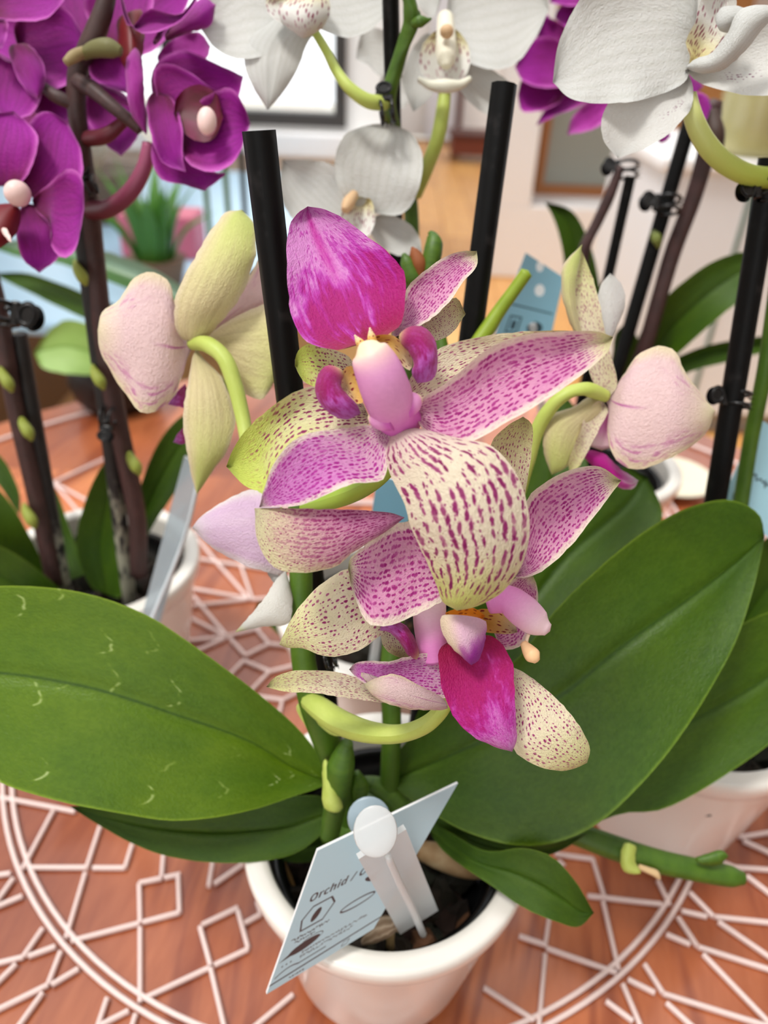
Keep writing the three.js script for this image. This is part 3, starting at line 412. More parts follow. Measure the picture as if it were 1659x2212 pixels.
  petal('throat', f, { L: [[1030, 1318], [1075, 1320], [1110, 1345]], R: [[1040, 1362], [1070, 1368], [1100, 1370]], tip: [1118, 1366], d: [0.21, 0.211], cup: 0.002, nu: 14, nv: 8 }, [M.yellow, M.yellow]);
  petal('lip', f, { L: [[952, 1398], [948, 1450], [962, 1510], [987, 1555], [1022, 1590], [1062, 1610]], R: [[1055, 1372], [1085, 1392], [1106, 1432], [1111, 1485], [1113, 1545], [1116, 1600]], tip: [1106, 1624], base: [1000, 1375], d: [0.204, 0.198, 0.194, 0.194], cup: [0.004, 0.001, -0.003], jit: 2, nu: 34, nv: 18 }, [M.lip2, M.lip2]);
  petal('callus_cup', f, { L: [[954, 1330], [955, 1365], [975, 1398], [998, 1418]], R: [[1048, 1340], [1050, 1370], [1044, 1402], [1034, 1425]], tip: [1018, 1437], base: [1000, 1346], d: [0.201, 0.196, 0.194, 0.195], cup: -0.006, nu: 20, nv: 14, th: 0.0012 }, [petalMat(tex(128, 128, (u, v) => plus(mix(mix([246, 226, 196], [232, 188, 212], smooth(0.1, 0.5, u)), [170, 40, 170], smooth(0.5, 0.85, v + 0.35 * (u - 0.5) + 0.2 * (fbm(u * 6, v * 6, 2) - 0.5))), grain(u, v, 2, 8)))), M.cream]);
  tube('column', f, [[1058, 1300, 0.206, 26], [1095, 1296, 0.204, 32], [1130, 1320, 0.2015, 36], [1160, 1346, 0.2, 31], [1184, 1361, 0.199, 14]], M.columnPale, { rad: 18, seg: 24 });
  tube('pollen_cap', f, [[1130, 1388, 0.2, 8], [1142, 1405, 0.199, 15], [1152, 1418, 0.198, 17], [1160, 1428, 0.198, 8]], mat(0xf6c998, 0.5), { rad: 12 });
  tube('pollen_stalk', f, [[1142, 1370, 0.2, 4], [1138, 1382, 0.2, 4], [1136, 1392, 0.2, 5]], mat(0xf3dcc0, 0.5), { rad: 8 });
}
{ // flower turned away, left of the stake
  const f = part('flower', orchid, P(415, 742, 0.268));
  petal('petal', f, { L: [[432, 722], [480, 672], [530, 612], [570, 550]], R: [[445, 735], [505, 700], [560, 672], [612, 650]], tip: [612, 560], d: [0.272, 0.272, 0.27], cup: -0.003, flip: true }, [M.spotPink, M.backPink]);
  petal('sepal', f, { L: [[445, 732], [495, 692], [545, 667], [600, 655]], R: [[455, 765], [500, 815], [530, 850], [565, 862]], tip: [614, 780], d: [0.27, 0.266, 0.268], cup: -0.002, flip: true }, [M.cream, M.backGreen]);
  petal('petal', f, { L: [[400, 728], [380, 665], [362, 605], [325, 587], [288, 602], [255, 650], [222, 672]], R: [[405, 775], [393, 815], [368, 865], [312, 894], [270, 850], [232, 790], [215, 755]], tip: [211, 712], base: [418, 745], d: [0.27, 0.262, 0.262], cup: [-0.001, -0.004, -0.006], ruf: 0.0012, flip: true }, [M.spotPink, M.backPink]);
  petal('sepal', f, { L: [[388, 728], [376, 690], [380, 640], [400, 590], [432, 535], [464, 486], [490, 458]], R: [[440, 735], [482, 690], [520, 640], [546, 580], [554, 525], [550, 485]], tip: [522, 453], base: [415, 742], d: [0.268, 0.258, 0.256, 0.262], cup: -0.005, jit: 2.5, flip: true }, [M.cream, M.backGreen]);
  petal('sepal', f, { L: [[416, 770], [404, 835], [395, 905], [402, 965], [412, 1020]], R: [[440, 775], [472, 805], [496, 855], [508, 912], [490, 975], [462, 1015]], tip: [425, 1068], base: [424, 750], d: [0.268, 0.262, 0.263, 0.27], cup: -0.003, flip: true }, [M.cream, M.backGreen]);
  petal('lip', f, { L: [[400, 830], [380, 850], [366, 868]], R: [[402, 880], [385, 878]], tip: [362, 874], d: [0.276, 0.28], nu: 12, nv: 8 }, [M.lobe, M.lobe]);
  petal('lip', f, { L: [[405, 920], [385, 935]], R: [[405, 955], [390, 960]], tip: [374, 955], d: [0.276, 0.28], nu: 12, nv: 8 }, [M.lobe, M.lobe]);
  tube('pedicel', f, [[416, 742, 0.267, 14], [450, 745, 0.259, 18], [485, 775, 0.256, 18], [508, 835, 0.256, 17], [524, 900, 0.256, 16], [538, 970, 0.254, 15], [570, 1060, 0.25, 14], [640, 1160, 0.248, 14]], M.pedicel, { rad: 12 });
}
{ // flower turned away, right
  const f = part('flower', orchid, P(1308, 856, 0.262));
  petal('petal', f, { L: [[1300, 730], [1292, 690], [1288, 650], [1302, 610]], R: [[1322, 730], [1340, 690], [1351, 650], [1342, 612]], tip: [1318, 590], base: [1312, 760], d: [0.268, 0.268], cup: -0.002, nu: 20, flip: true }, [M.spotPink, M.whiteDots]);
  petal('sepal', f, { L: [[1288, 838], [1258, 755], [1240, 690], [1228, 620], [1232, 570]], R: [[1333, 832], [1318, 760], [1304, 700], [1292, 640], [1278, 592]], tip: [1256, 540], base: [1312, 862], d: [0.262, 0.258, 0.258, 0.262], cup: 0.003 }, [M.cream, M.backGreen]);
  petal('sepal_fold', f, { L: [[1262, 765], [1228, 690], [1213, 625], [1216, 575]], R: [[1266, 755], [1250, 690], [1244, 620], [1254, 560]], tip: [1258, 527], base: [1270, 790], d: [0.26, 0.256, 0.256, 0.26], cup: -0.003, flip: true }, [M.cream, M.backGreen]);
  petal('petal', f, { L: [[1322, 846], [1348, 808], [1380, 765], [1425, 747], [1460, 760], [1478, 800], [1508, 842]], R: [[1314, 880], [1312, 935], [1320, 975], [1345, 1006], [1378, 1015], [1425, 1000], [1490, 966], [1528, 932]], tip: [1545, 888], base: [1306, 858], d: [0.264, 0.257, 0.256, 0.262], cup: [0, -0.004, -0.006], ruf: 0.001, flip: true }, [M.spotPink, M.backPink]);
  petal('sepal', f, { L: [[1288, 852], [1235, 880], [1188, 900], [1172, 950], [1178, 990]], R: [[1300, 885], [1272, 920], [1252, 960], [1225, 1008]], tip: [1192, 1026], d: [0.264, 0.262, 0.264], cup: -0.003, flip: true }, [M.cream, M.backGreen]);
  petal('petal', f, { L: [[1298, 864], [1268, 892], [1250, 940], [1228, 998]], R: [[1314, 885], [1300, 915], [1276, 962], [1250, 1008]], tip: [1230, 1022], d: [0.262, 0.259, 0.262], cup: 0.003, nu: 20 }, [M.cream, M.backPink]);
  tube('column', f, [[1300, 890, 0.268, 16], [1302, 930, 0.27, 26], [1300, 965, 0.271, 24]], M.columnPale, { rad: 12 });
  petal('lip', f, { L: [[1272, 972], [1305, 980], [1335, 1008], [1362, 1026]], R: [[1272, 1000], [1302, 1025], [1340, 1054], [1368, 1056]], tip: [1380, 1038], base: [1258, 980], d: [0.268, 0.266], cup: -0.003, nu: 20, nv: 10 }, [petalMat(tex(128, 128, (u, v) => plus(mix([196, 30, 150], [240, 216, 230], smooth(0.5, 0.95, v + 0.3 * (fbm(u * 7, v * 7, 2) - 0.5))), grain(u, v, 2, 8)))), M.lobe]);
  tube('pedicel', f, [[1308, 856, 0.263, 14], [1270, 842, 0.258, 17], [1228, 848, 0.256, 17], [1190, 880, 0.258, 17], [1158, 935, 0.262, 16], [1140, 1000, 0.266, 15], [1100, 1120, 0.275, 14], [1000, 1250, 0.285, 14]], M.pedicel, { rad: 12 });
}
{ // parts of older blooms behind the stem
  const f = part('faded_flower', orchid, P(600, 1150, 0.25));
  petal('petal', f, { L: [[592, 1066], [540, 1058], [480, 1085], [432, 1118]], R: [[620, 1238], [560, 1232], [510, 1212], [452, 1178]], tip: [415, 1140], d: [0.25, 0.248, 0.25], cup: -0.004, ruf: 0.0012, flip: true }, [M.spotPink, M.backLilac]);
  const g = part('faded_flower', orchid, P(622, 1260, 0.246));
  petal('petal', g, { L: [[600, 1248], [566, 1298], [532, 1338]], R: [[632, 1300], [622, 1346], [570, 1354]], base: [618, 1232], tip: [508, 1366], d: [0.246, 0.243, 0.246], cup: -0.002, flip: true }, [M.white, petalMat(tex(200, 300, (u, v) => plus(mix([232, 230, 222], [226, 228, 150], smooth(0.8, 1, v)), grain(u, v, 3, 8))))]);
  petal('petal', g, { L: [[600, 1236], [580, 1232]], R: [[605, 1262], [592, 1258]], tip: [578, 1240], d: [0.25, 0.252], nu: 10, nv: 6 }, [M.white, M.white]);
}
// stems
const ST = (name, pts, m = M.stem, o) => tube(name, orchid, pts, m, o);
ST('stem', [[770, 1830, 0.318, 26], [742, 1700, 0.295, 28], [705, 1600, 0.276, 30], [672, 1510, 0.262, 29], [655, 1420, 0.255, 27], [650, 1320, 0.25, 26], [650, 1220, 0.246, 25], [645, 1100, 0.24, 23], [640, 960, 0.232, 20], [650, 850, 0.225, 16]]);
ST('stem', [[845, 1800, 0.318, 22], [842, 1690, 0.302, 21], [846, 1560, 0.288, 21], [842, 1440, 0.28, 21], [870, 1250, 0.278, 19], [930, 1000, 0.28, 17], [960, 800, 0.282, 16], [935, 680, 0.283, 15], [905, 620, 0.282, 14]]);
ST('side_stem', [[960, 800, 0.282, 15], [1010, 765, 0.282, 15], [1050, 715, 0.282, 17], [1078, 672, 0.281, 15], [1110, 628, 0.279, 14], [1138, 588, 0.277, 14]], mt(tex(32, 128, (u, v) => mix([132, 158, 34], [150, 172, 48], fbm(u * 4, v * 9, 3))), 0.5));
ST('bud', [[905, 625, 0.282, 12], [892, 600, 0.281, 21], [878, 565, 0.279, 14], [872, 548, 0.278, 5]]);
ST('bud_scale', [[908, 600, 0.28, 10], [905, 570, 0.279, 17], [895, 545, 0.279, 11], [890, 534, 0.279, 3]], mat(0x8a4a1e, 0.7));
ST('bud', [[922, 620, 0.281, 10], [928, 580, 0.28, 18], [936, 540, 0.279, 20], [938, 515, 0.279, 16], [928, 501, 0.279, 5]]);
ST('pedicel', [[668, 1515, 0.258, 20], [690, 1530, 0.25, 25], [735, 1560, 0.24, 27], [800, 1582, 0.23, 24], [870, 1584, 0.222, 20], [925, 1562, 0.216, 19], [955, 1530, 0.212, 18], [968, 1500, 0.211, 16]], M.pedicel);
ST('pedicel', [[650, 1096, 0.24, 14], [720, 1080, 0.222, 20], [790, 1052, 0.207, 19], [840, 1010, 0.197, 17], [862, 950, 0.19, 16]], mt(tex(32, 64, (u, v) => mix([150, 180, 60], [172, 196, 84], v)), 0.5));
ST('cut_spike', [[712, 1806, 0.288, 21], [722, 1750, 0.28, 24], [730, 1700, 0.274, 28], [736, 1655, 0.269, 30], [744, 1624, 0.266, 21], [750, 1604, 0.264, 13]]);
petal('bract', orchid, { L: [[700, 1640], [696, 1700], [700, 1745]], R: [[706, 1640], [740, 1738], [738, 1752]], tip: [722, 1756], d: [0.272, 0.271], cup: -0.003, nu: 14, nv: 8, th: 0.001 }, M.pedicel);
petal('bract', orchid, { L: [[690, 1612], [655, 1560], [640, 1532]], R: [[696, 1600], [672, 1552], [655, 1525]], tip: [643, 1520], d: [0.274, 0.266], nu: 12, nv: 6, th: 0.001 }, M.pedicel);
petal('bract', orchid, { L: [[735, 1590], [700, 1545], [672, 1512]], R: [[712, 1585], [680, 1555]], tip: [664, 1506], d: [0.262, 0.256], nu: 12, nv: 6, th: 0.001 }, M.pedicel);
ST('bud', [[775, 1735, 0.294, 12], [778, 1700, 0.292, 20], [770, 1668, 0.29, 8]]);
ST('leaf_base', [[700, 1790, 0.315, 40], [790, 1770, 0.312, 60], [880, 1740, 0.312, 52], [920, 1720, 0.31, 30]]);
ST('leaf_base', [[770, 1690, 0.302, 14], [820, 1700, 0.303, 22], [880, 1750, 0.305, 30]]);
// leaves
const LF = (s, m = M.leaf) => petal('leaf', orchid, { th: 0.0022, jit: 0.6, ruf: 0.0006, groove: 0.0016, nu: 40, nv: 24, ...s }, m);
LF({ L: [[702, 1655], [650, 1580], [560, 1500], [440, 1410], [320, 1330], [200, 1285], [80, 1267], [-80, 1275], [-200, 1330]], R: [[690, 1702], [640, 1718], [560, 1745], [450, 1768], [365, 1773], [260, 1757], [150, 1736], [0, 1690], [-130, 1610]], M: [[640, 1660], [540, 1600], [380, 1542], [200, 1485], [0, 1452], [-150, 1450]], tip: [-270, 1470], base: [712, 1690], d: [0.29, 0.272, 0.262, 0.262, 0.268], cup: 0.005 }, M.leafScar);
LF({ L: [[705, 1725], [600, 1720], [470, 1730], [330, 1735], [220, 1738]], R: [[700, 1795], [640, 1842], [560, 1861], [450, 1863], [330, 1840], [235, 1795]], tip: [150, 1742], base: [720, 1760], d: [0.3, 0.294, 0.292, 0.298], cup: 0.003 });
LF({ L: [[720, 1780], [660, 1790], [600, 1810]], R: [[730, 1840], [670, 1862], [610, 1860]], tip: [570, 1845], d: [0.316, 0.314], cup: 0.002, nu: 20, nv: 12 });
LF({ L: [[880, 1620], [960, 1420], [1060, 1260], [1160, 1120], [1260, 1050], [1350, 1010]], R: [[1010, 1640], [1150, 1450], [1290, 1280], [1390, 1190], [1432, 1115]], tip: [1398, 1030], base: [900, 1680], d: [0.31, 0.32, 0.335, 0.35], cup: 0.006 });
LF({ L: [[1000, 1700], [1200, 1560], [1400, 1440], [1560, 1370], [1659, 1322], [1760, 1310]], R: [[1050, 1775], [1250, 1788], [1345, 1757], [1420, 1752], [1500, 1716], [1600, 1652], [1690, 1585], [1780, 1490]], tip: [1830, 1380], base: [930, 1740], d: [0.305, 0.302, 0.308, 0.318], cup: 0.006 });
LF({ L: [[930, 1745], [1050, 1800], [1150, 1826], [1230, 1812]], R: [[920, 1785], [1000, 1832], [1100, 1852], [1190, 1846]], tip: [1270, 1800], d: [0.304, 0.3, 0.302], cup: 0.002, nu: 24, nv: 12 });
LF({ L: [[850, 1640], [920, 1560], [1010, 1490], [1110, 1430], [1200, 1318], [1290, 1230], [1400, 1142], [1500, 1092], [1580, 1080], [1640, 1112]], R: [[880, 1722], [940, 1762], [1020, 1802], [1110, 1826], [1200, 1820], [1290, 1780], [1380, 1700], [1470, 1590], [1540, 1480], [1592, 1380], [1630, 1262]], M: [[950, 1640], [1080, 1580], [1210, 1502], [1350, 1390], [1500, 1282], [1600, 1205]], tip: [1652, 1160], base: [838, 1688], d: [0.3, 0.284, 0.276, 0.278, 0.292], cup: 0.007, groove: 0.0022, nu: 52, nv: 30 });
LF({ L: [[950, 1790], [1050, 1838], [1130, 1832], [1190, 1850], [1240, 1900]], R: [[955, 1835], [1000, 1872], [1060, 1912], [1130, 1960], [1200, 1990], [1250, 2002]], tip: [1283, 1972], base: [925, 1795], d: [0.305, 0.284, 0.274, 0.276], cup: 0.003 });
LF({ L: [[1090, 1250], [1100, 1100], [1135, 960], [1175, 880]], R: [[1270, 1260], [1275, 1100], [1262, 960], [1245, 885]], tip: [1212, 845], base: [1120, 1420], d: [0.36, 0.385, 0.4, 0.41], cup: 0.006 });
// aerial spike leaning out to the right, with bracts
ST('spike', [[1180, 1775, 0.315, 24], [1260, 1806, 0.312, 25], [1330, 1832, 0.311, 26], [1420, 1860, 0.31, 25], [1510, 1880, 0.31, 24], [1580, 1893, 0.31, 22], [1606, 1897, 0.31, 14]]);
petal('bract', orchid, { L: [[1350, 1820], [1340, 1855], [1350, 1885]], R: [[1375, 1830], [1372, 1860], [1385, 1885]], tip: [1382, 1888], d: [0.304, 0.303], cup: -0.002, nu: 12, nv: 8, th: 0.001 }, M.pedicel);
petal('bract', orchid, { L: [[1500, 1855], [1530, 1842], [1560, 1836]], R: [[1530, 1870], [1555, 1868]], tip: [1574, 1850], d: [0.304, 0.303], cup: -0.002, nu: 12, nv: 8, th: 0.001 }, M.stem);
ST('dry_bract', [[1380, 1872, 0.304, 6], [1400, 1880, 0.303, 7], [1418, 1888, 0.303, 8], [1424, 1898, 0.303, 4]], mat(0xd9b98a, 0.8), { rad: 8 });
ST('root', [[905, 1835, 0.312, 20], [950, 1850, 0.31, 27], [1010, 1872, 0.311, 25], [1060, 1885, 0.314, 14]], mt(tex(64, 64, (u, v) => mix([196, 176, 140], [140, 100, 60], fbm(u * 6, v * 6, 3))), 0.7));
ST('root', [[612, 1860, 0.318, 4], [628, 1900, 0.318, 5], [640, 1930, 0.32, 3]], mat(0x8a6a3c, 0.8), { rad: 8 });
// wilted bloom on the bark
{
  const t = thing('wilted_flower', 'shrivelled beige flower lying on the bark at the pot edge', 'flower', P(835, 2070, 0.294));
  tube('crumpled_petals', t, [[785, 2035, 0.286, 9], [805, 2018, 0.283, 20], [832, 2002, 0.282, 24], [852, 1996, 0.283, 17], [860, 2008, 0.285, 8]], mt(tex(64, 64, (u, v) => mix([206, 184, 160], [150, 124, 100], Math.abs(Math.sin(u * 25 + 4 * fbm(u * 3, v * 6, 2))))), 0.8), { rad: 14, flat: 0.7 });
  tube('stalk', t, [[842, 2010, 0.284, 12], [843, 2035, 0.286, 9], [840, 2058, 0.31, 16], [838, 2072, 0.291, 20], [836, 2080, 0.293, 8]], mat(0xb59a6c, 0.75), { rad: 12 });
}
// ---------- care card on its clear holder ----------
function slab(c, th, uvOn = true, n = 8) { // four corners (top-left, top-right, bottom-right, bottom-left) -> plate; group 0 front, 1 back and edges
  const nrm = c[1].clone().sub(c[0]).cross(c[3].clone().sub(c[0])).normalize(); if (nrm.dot(camera.position.clone().sub(c[0])) < 0) nrm.negate();
  const at = (u, v) => c[3].clone().lerp(c[2], u).lerp(c[0].clone().lerp(c[1], u), v), pos = [], uv = [], front = [], rest = [];
  const quad = (list, p, q) => { const k = pos.length / 3; p.forEach((x, i) => { pos.push(x.x, x.y, x.z); uv.push(...q[i]); }); list.push(k, k + 1, k + 2, k, k + 2, k + 3); };
  const o = nrm.clone().multiplyScalar(th / 2);
  for (let i = 0; i < n; i++) for (let j = 0; j < n; j++) {
    const q = [[i / n, j / n], [(i + 1) / n, j / n], [(i + 1) / n, (j + 1) / n], [i / n, (j + 1) / n]], p = q.map(([u, v]) => at(u, v));
    quad(front, p.map((x) => x.clone().add(o)), q); quad(rest, p.map((x) => x.clone().sub(o)).reverse(), q);
  }
  const e = [[0, 0, 1, 0], [1, 0, 1, 1], [1, 1, 0, 1], [0, 1, 0, 0]];
  for (const [a, b, d, f] of e) { const p = at(a, b), q = at(d, f); quad(rest, [p.clone().sub(o), q.clone().sub(o), q.clone().add(o), p.clone().add(o)], [[0, 0], [1, 0], [1, 1], [0, 1]]); }
  const g = new THREE.BufferGeometry(); g.setAttribute('position', new THREE.Float32BufferAttribute(pos, 3)); g.setAttribute('uv', new THREE.Float32BufferAttribute(uv, 2)); g.setIndex([...front, ...rest]); g.addGroup(0, front.length, 0); g.addGroup(front.length, rest.length, 1); g.computeVertexNormals(); return g;
}
const planeHit = (x, y, a, b, c) => { const n = b.clone().sub(a).cross(c.clone().sub(a)), r = ray(x, y); return r.multiplyScalar(n.dot(a.clone().sub(camera.position)) / n.dot(r)).add(camera.position); };
function canvasTex(w, h, draw) { const c = document.createElement('canvas'); c.width = w; c.height = h; const g = c.getContext('2d'); draw(g, w, h); const t = new THREE.CanvasTexture(c); t.colorSpace = THREE.SRGBColorSpace; return t; }
const cardArt = canvasTex(700, 820, (g, w, h) => {
  g.fillStyle = '#b4ccd6'; g.fillRect(0, 0, w, h);
  g.fillStyle = '#45383a'; g.strokeStyle = '#45383a';
  g.font = 'bold 64px sans-serif'; g.fillText('Orchid / Orchi', 60, 330);
  g.lineWidth = 9; g.beginPath(); g.moveTo(105, 372); g.lineTo(205, 372); g.lineTo(240, 420); g.lineTo(205, 500); g.lineTo(80, 500); g.lineTo(62, 430); g.closePath(); g.stroke();
  g.beginPath(); g.ellipse(145, 440, 22, 38, 0.3, 0, 7); g.fill();
  g.beginPath(); g.ellipse(420, 520, 100, 24, 0, 0, 7); g.stroke();
  g.beginPath(); g.ellipse(430, 392, 46, 14, 0.5, 0, 7); g.fill(); g.beginPath(); g.ellipse(450, 372, 40, 12, -0.6, 0, 7); g.fill();
  const scribble = (x0, x1, y, a) => { g.lineWidth = 4; g.beginPath(); for (let x = x0; x <= x1; x += 5) g.lineTo(x, y + a * (hash(x, y, 3) - 0.5) * 2); g.stroke(); }; scribble(40, 260, 538, 9); scribble(70, 190, 562, 8);
  g.beginPath(); g.ellipse(150, 618, 90, 28, -0.1, 0, 7); g.fill(); g.beginPath(); g.moveTo(70, 620); g.lineTo(10, 648); g.lineTo(90, 640); g.fill(); g.beginPath(); g.ellipse(190, 600, 62, 22, 0, 0, 7); g.stroke();
  for (const x of [44, 70, 96]) { g.beginPath(); g.arc(x, 684, 5, 0, 7); g.fill(); } g.globalAlpha = 0.75; scribble(150, 560, 662, 9); scribble(150, 480, 688, 9); g.globalAlpha = 1;
  g.beginPath(); g.lineWidth = 7; g.moveTo(20, 742); g.quadraticCurveTo(90, 700, 160, 728); g.lineTo(330, 724); g.stroke();
  g.lineWidth = 10; g.beginPath(); g.moveTo(0, 772); g.lineTo(w, 752); g.stroke();
  scribble(130, 230, 800, 7); g.strokeRect(470, 775, 40, 26);
});
const clearM = new THREE.MeshPhysicalMaterial({ color: 0xf6f8f9, roughness: 0.4, transmission: 0.5, thickness: 0, side: THREE.DoubleSide });
{
  const A = P(685, 1835, 0.248), B = P(988, 1690, 0.262), D = P(575, 2145, 0.256), Cc = planeHit(806, 2004, A, B, D);
  const t = thing('care_card', 'pale blue orchid care card clipped on a clear plastic stake in the nearest pot', 'plant label', P(900, 2000, 0.3));
  put('card', t, slab([A, B, Cc, D], 0.0011), [new THREE.MeshPhysicalMaterial({ map: cardArt, roughness: 0.4, clearcoat: 0.3 }), M.cardEdge], 'printed pale blue card with white edges');
  put('holder', t, slab([P(772, 1850, 0.237), P(874, 1786, 0.241), P(944, 1962, 0.288), P(862, 2014, 0.283)], 0.002), [clearM, clearM], 'clear plastic holder blade');
  tube('holder_rib', t, [[838, 1850, 0.236, 9], [862, 1905, 0.2485, 9], [890, 1962, 0.265, 9], [914, 2018, 0.283, 8]], clearM, { rad: 8 });
  const disc = (x, y, d, rx, ry) => { const g = ball(x, y, d, rx, ry, 9); return g; };
  put('button', t, disc(811, 1796, 0.233, 48, 57), clearM, 'round clear snap button');
  put('button', t, disc(797, 1768, 0.262, 47, 48), mat(0xc6dbe8, 0.3, { transmission: 0.4, thickness: 0 }), 'round clear snap button behind the card');
}
clip('small black clip gripping the spotted orchid stem beside its folded petal', 640, 1290, 0.252, 26, 1.4);
clip('small black clip under the cream sepal of the lower spotted flower', 712, 1420, 0.255, 30, -1.3);

// ---------- purple orchid, left ----------
const C2 = V(-0.172, 0, -0.355);
pot(C2.x, C2.z, 'white ceramic pot behind the broad leaf with the purple orchid', 'black plastic liner pot around the two brown purple orchid stems');
bark(C2.x, C2.z, 'dark bark around the two brown purple orchid stems');
const S2a = stake('black stake with whitish worn foot beside the leftmost brown stem', [40, 720, 0.372], [112, 1120, 0.425], 0.0042, RIM - 0.04, M.stakeWorn);
const S2b = stake('black stake with whitish worn foot beside the purple blooms stem', [163, 380, 0.322], [250, 1060, 0.41], 0.0042, RIM - 0.04, M.stakeWorn);
const purp = thing('purple_orchid', 'deep purple moth orchid with two brown stems at the left', 'orchid', V(C2.x, RIM - 0.02, C2.z));
{
  const pm = [M.purple, M.purpleBack], Q = (p, s, flip) => petal('petal', p, { ruf: 0.0012, nu: 22, nv: 12, flip, ...s }, pm), dark = mat(0x6e0713, 0.5), pale = mat(0xf1cfc9, 0.45);
  let f = part('flower', purp, P(40, 425, 0.3));
  Q(f, { L: [[-30, 400], [-80, 330], [-40, 255]], R: [[45, 395], [76, 340], [80, 290]], tip: [30, 240], d: [0.3, 0.294, 0.298], cup: 0.004 });
  Q(f, { L: [[45, 395], [55, 310], [68, 258], [100, 240]], R: [[75, 430], [130, 425], [174, 395], [176, 330]], tip: [145, 262], d: [0.302, 0.298, 0.302], cup: 0.004 });
  Q(f, { L: [[50, 440], [35, 500], [50, 560]], R: [[80, 445], [118, 500], [130, 550]], tip: [85, 590], d: [0.302, 0.298, 0.302], cup: 0.003 });
  Q(f, { L: [[70, 430], [112, 392], [150, 364], [174, 378]], R: [[75, 450], [108, 490], [112, 535], [135, 557], [160, 545]], tip: [182, 450], d: [0.298, 0.288, 0.29], cup: 0.004 });
  put('column', f, ball(38, 418, 0.284, 27, 27, 30), pale, 'pale pink column tip');
  petal('lip', f, { L: [[30, 440], [-30, 450], [-60, 500]], R: [[45, 455], [38, 500], [10, 530]], tip: [-20, 545], d: [0.292, 0.284], cup: -0.006, nu: 16, nv: 10 }, dark);
  petal('lip_tip', f, { L: [[2, 495], [14, 515]], R: [[12, 492], [24, 515]], tip: [24, 524], d: [0.282, 0.28], nu: 8, nv: 6 }, pale);
  f = part('flower', purp, P(420, 250, 0.3));
  Q(f, { L: [[345, 235], [325, 180], [342, 132], [395, 108], [455, 132]], R: [[410, 240], [470, 235], [512, 215]], tip: [526, 165], d: [0.304, 0.305, 0.302], cup: 0.004 });
  Q(f, { L: [[355, 260], [326, 320], [345, 385], [392, 398]], R: [[420, 330], [470, 375], [490, 372]], tip: [442, 413], d: [0.302, 0.3, 0.3], cup: 0.005 });
  Q(f, { L: [[345, 220], [332, 150], [352, 136], [400, 150], [450, 185]], R: [[395, 250], [430, 260], [460, 250], [490, 240]], tip: [505, 222], d: [0.3, 0.294, 0.296], cup: 0.003 });
  Q(f, { L: [[400, 250], [450, 205], [500, 190], [528, 230]], R: [[385, 290], [400, 345], [450, 372], [505, 350]], tip: [541, 268], d: [0.3, 0.29, 0.287, 0.294], cup: 0.006 });
  Q(f, { L: [[330, 200], [318, 215], [325, 290], [350, 350]], R: [[370, 210], [395, 280], [395, 340]], tip: [402, 372], d: [0.298, 0.288, 0.292], cup: 0.004 });
  petal('throat', f, { L: [[385, 205], [425, 182], [465, 200]], R: [[392, 280], [425, 305], [462, 300]], tip: [482, 252], base: [375, 245], d: [0.29, 0.287], cup: 0.004, nu: 18, nv: 12 }, mt(tex(64, 64, (u, v) => plus(mix([112, 4, 62], [84, 0, 26], smooth(0.2, 0.7, fbm(u * 4, v * 5, 3))), grain(u, v, 2, 10))), 0.55));
  put('column', f, ball(447, 262, 0.281, 21, 30, 22), pale, 'pale pink column tip');
  Q(f, { L: [[285, 250], [272, 180], [276, 115]], R: [[318, 285], [312, 200], [305, 120]], tip: [290, 96], base: [316, 292], d: [0.298, 0.292, 0.294], cup: -0.003 }, true);
  f = part('flower', purp, P(290, 90, 0.3));
  Q(f, { L: [[280, 60], [320, 20], [390, 30]], R: [[300, 70], [390, 45], [430, -10]], tip: [440, -40], base: [250, -60], d: [0.29, 0.284], cup: 0.004 });
  Q(f, { L: [[355, 75], [395, 30], [440, -5]], R: [[360, 88], [410, 70], [455, 55]], tip: [466, 10], d: [0.298, 0.294], cup: -0.004 });
  Q(f, { L: [[330, 92], [345, 60], [358, 32]], R: [[335, 98], [355, 75]], tip: [366, 28], d: [0.296, 0.293], cup: 0.002 });
  Q(f, { L: [[340, 120], [380, 80], [430, 70]], R: [[345, 140], [400, 130], [445, 128]], tip: [455, 100], d: [0.308, 0.308], cup: 0.002 }, true);
  Q(f, { L: [[200, 60], [180, 0], [200, -60]], R: [[280, 110], [320, 50], [330, -40]], tip: [260, -90], d: [0.312, 0.312], cup: 0.004 });
  Q(f, { L: [[195, 130], [195, 165], [225, 185]], R: [[260, 120], [280, 140], [288, 175]], tip: [285, 205], d: [0.302, 0.3], cup: 0.004 });
  petal('lip', f, { L: [[255, 40], [255, 90], [265, 140]], R: [[305, 20], [312, 80], [300, 140]], tip: [280, 160], d: [0.3, 0.297], cup: -0.006, nu: 16, nv: 10 }, dark);
  f = part('flower', purp, P(90, 110, 0.31));
  Q(f, { L: [[30, 60], [60, 20], [130, 10]], R: [[60, 150], [100, 190], [150, 180]], tip: [190, 90], d: [0.316, 0.312, 0.314], cup: 0.006 });
  Q(f, { L: [[-20, -30], [60, -60], [130, -40]], R: [[-10, 40], [40, 46], [100, 40]], tip: [140, 0], d: [0.302, 0.298], cup: 0.004 });
  Q(f, { L: [[10, 130], [-30, 100], [-60, 160]], R: [[70, 150], [90, 200], [70, 245]], tip: [10, 260], d: [0.308, 0.304], cup: 0.005 });
  Q(f, { L: [[-20, 40], [-40, 80], [-20, 100]], R: [[15, 45], [14, 80]], tip: [4, 105], d: [0.3, 0.298], cup: 0.002 });
  Q(f, { L: [[20, 100], [30, 150], [60, 200]], R: [[60, 95], [95, 140], [95, 190]], tip: [82, 215], d: [0.305, 0.303], cup: -0.004 });
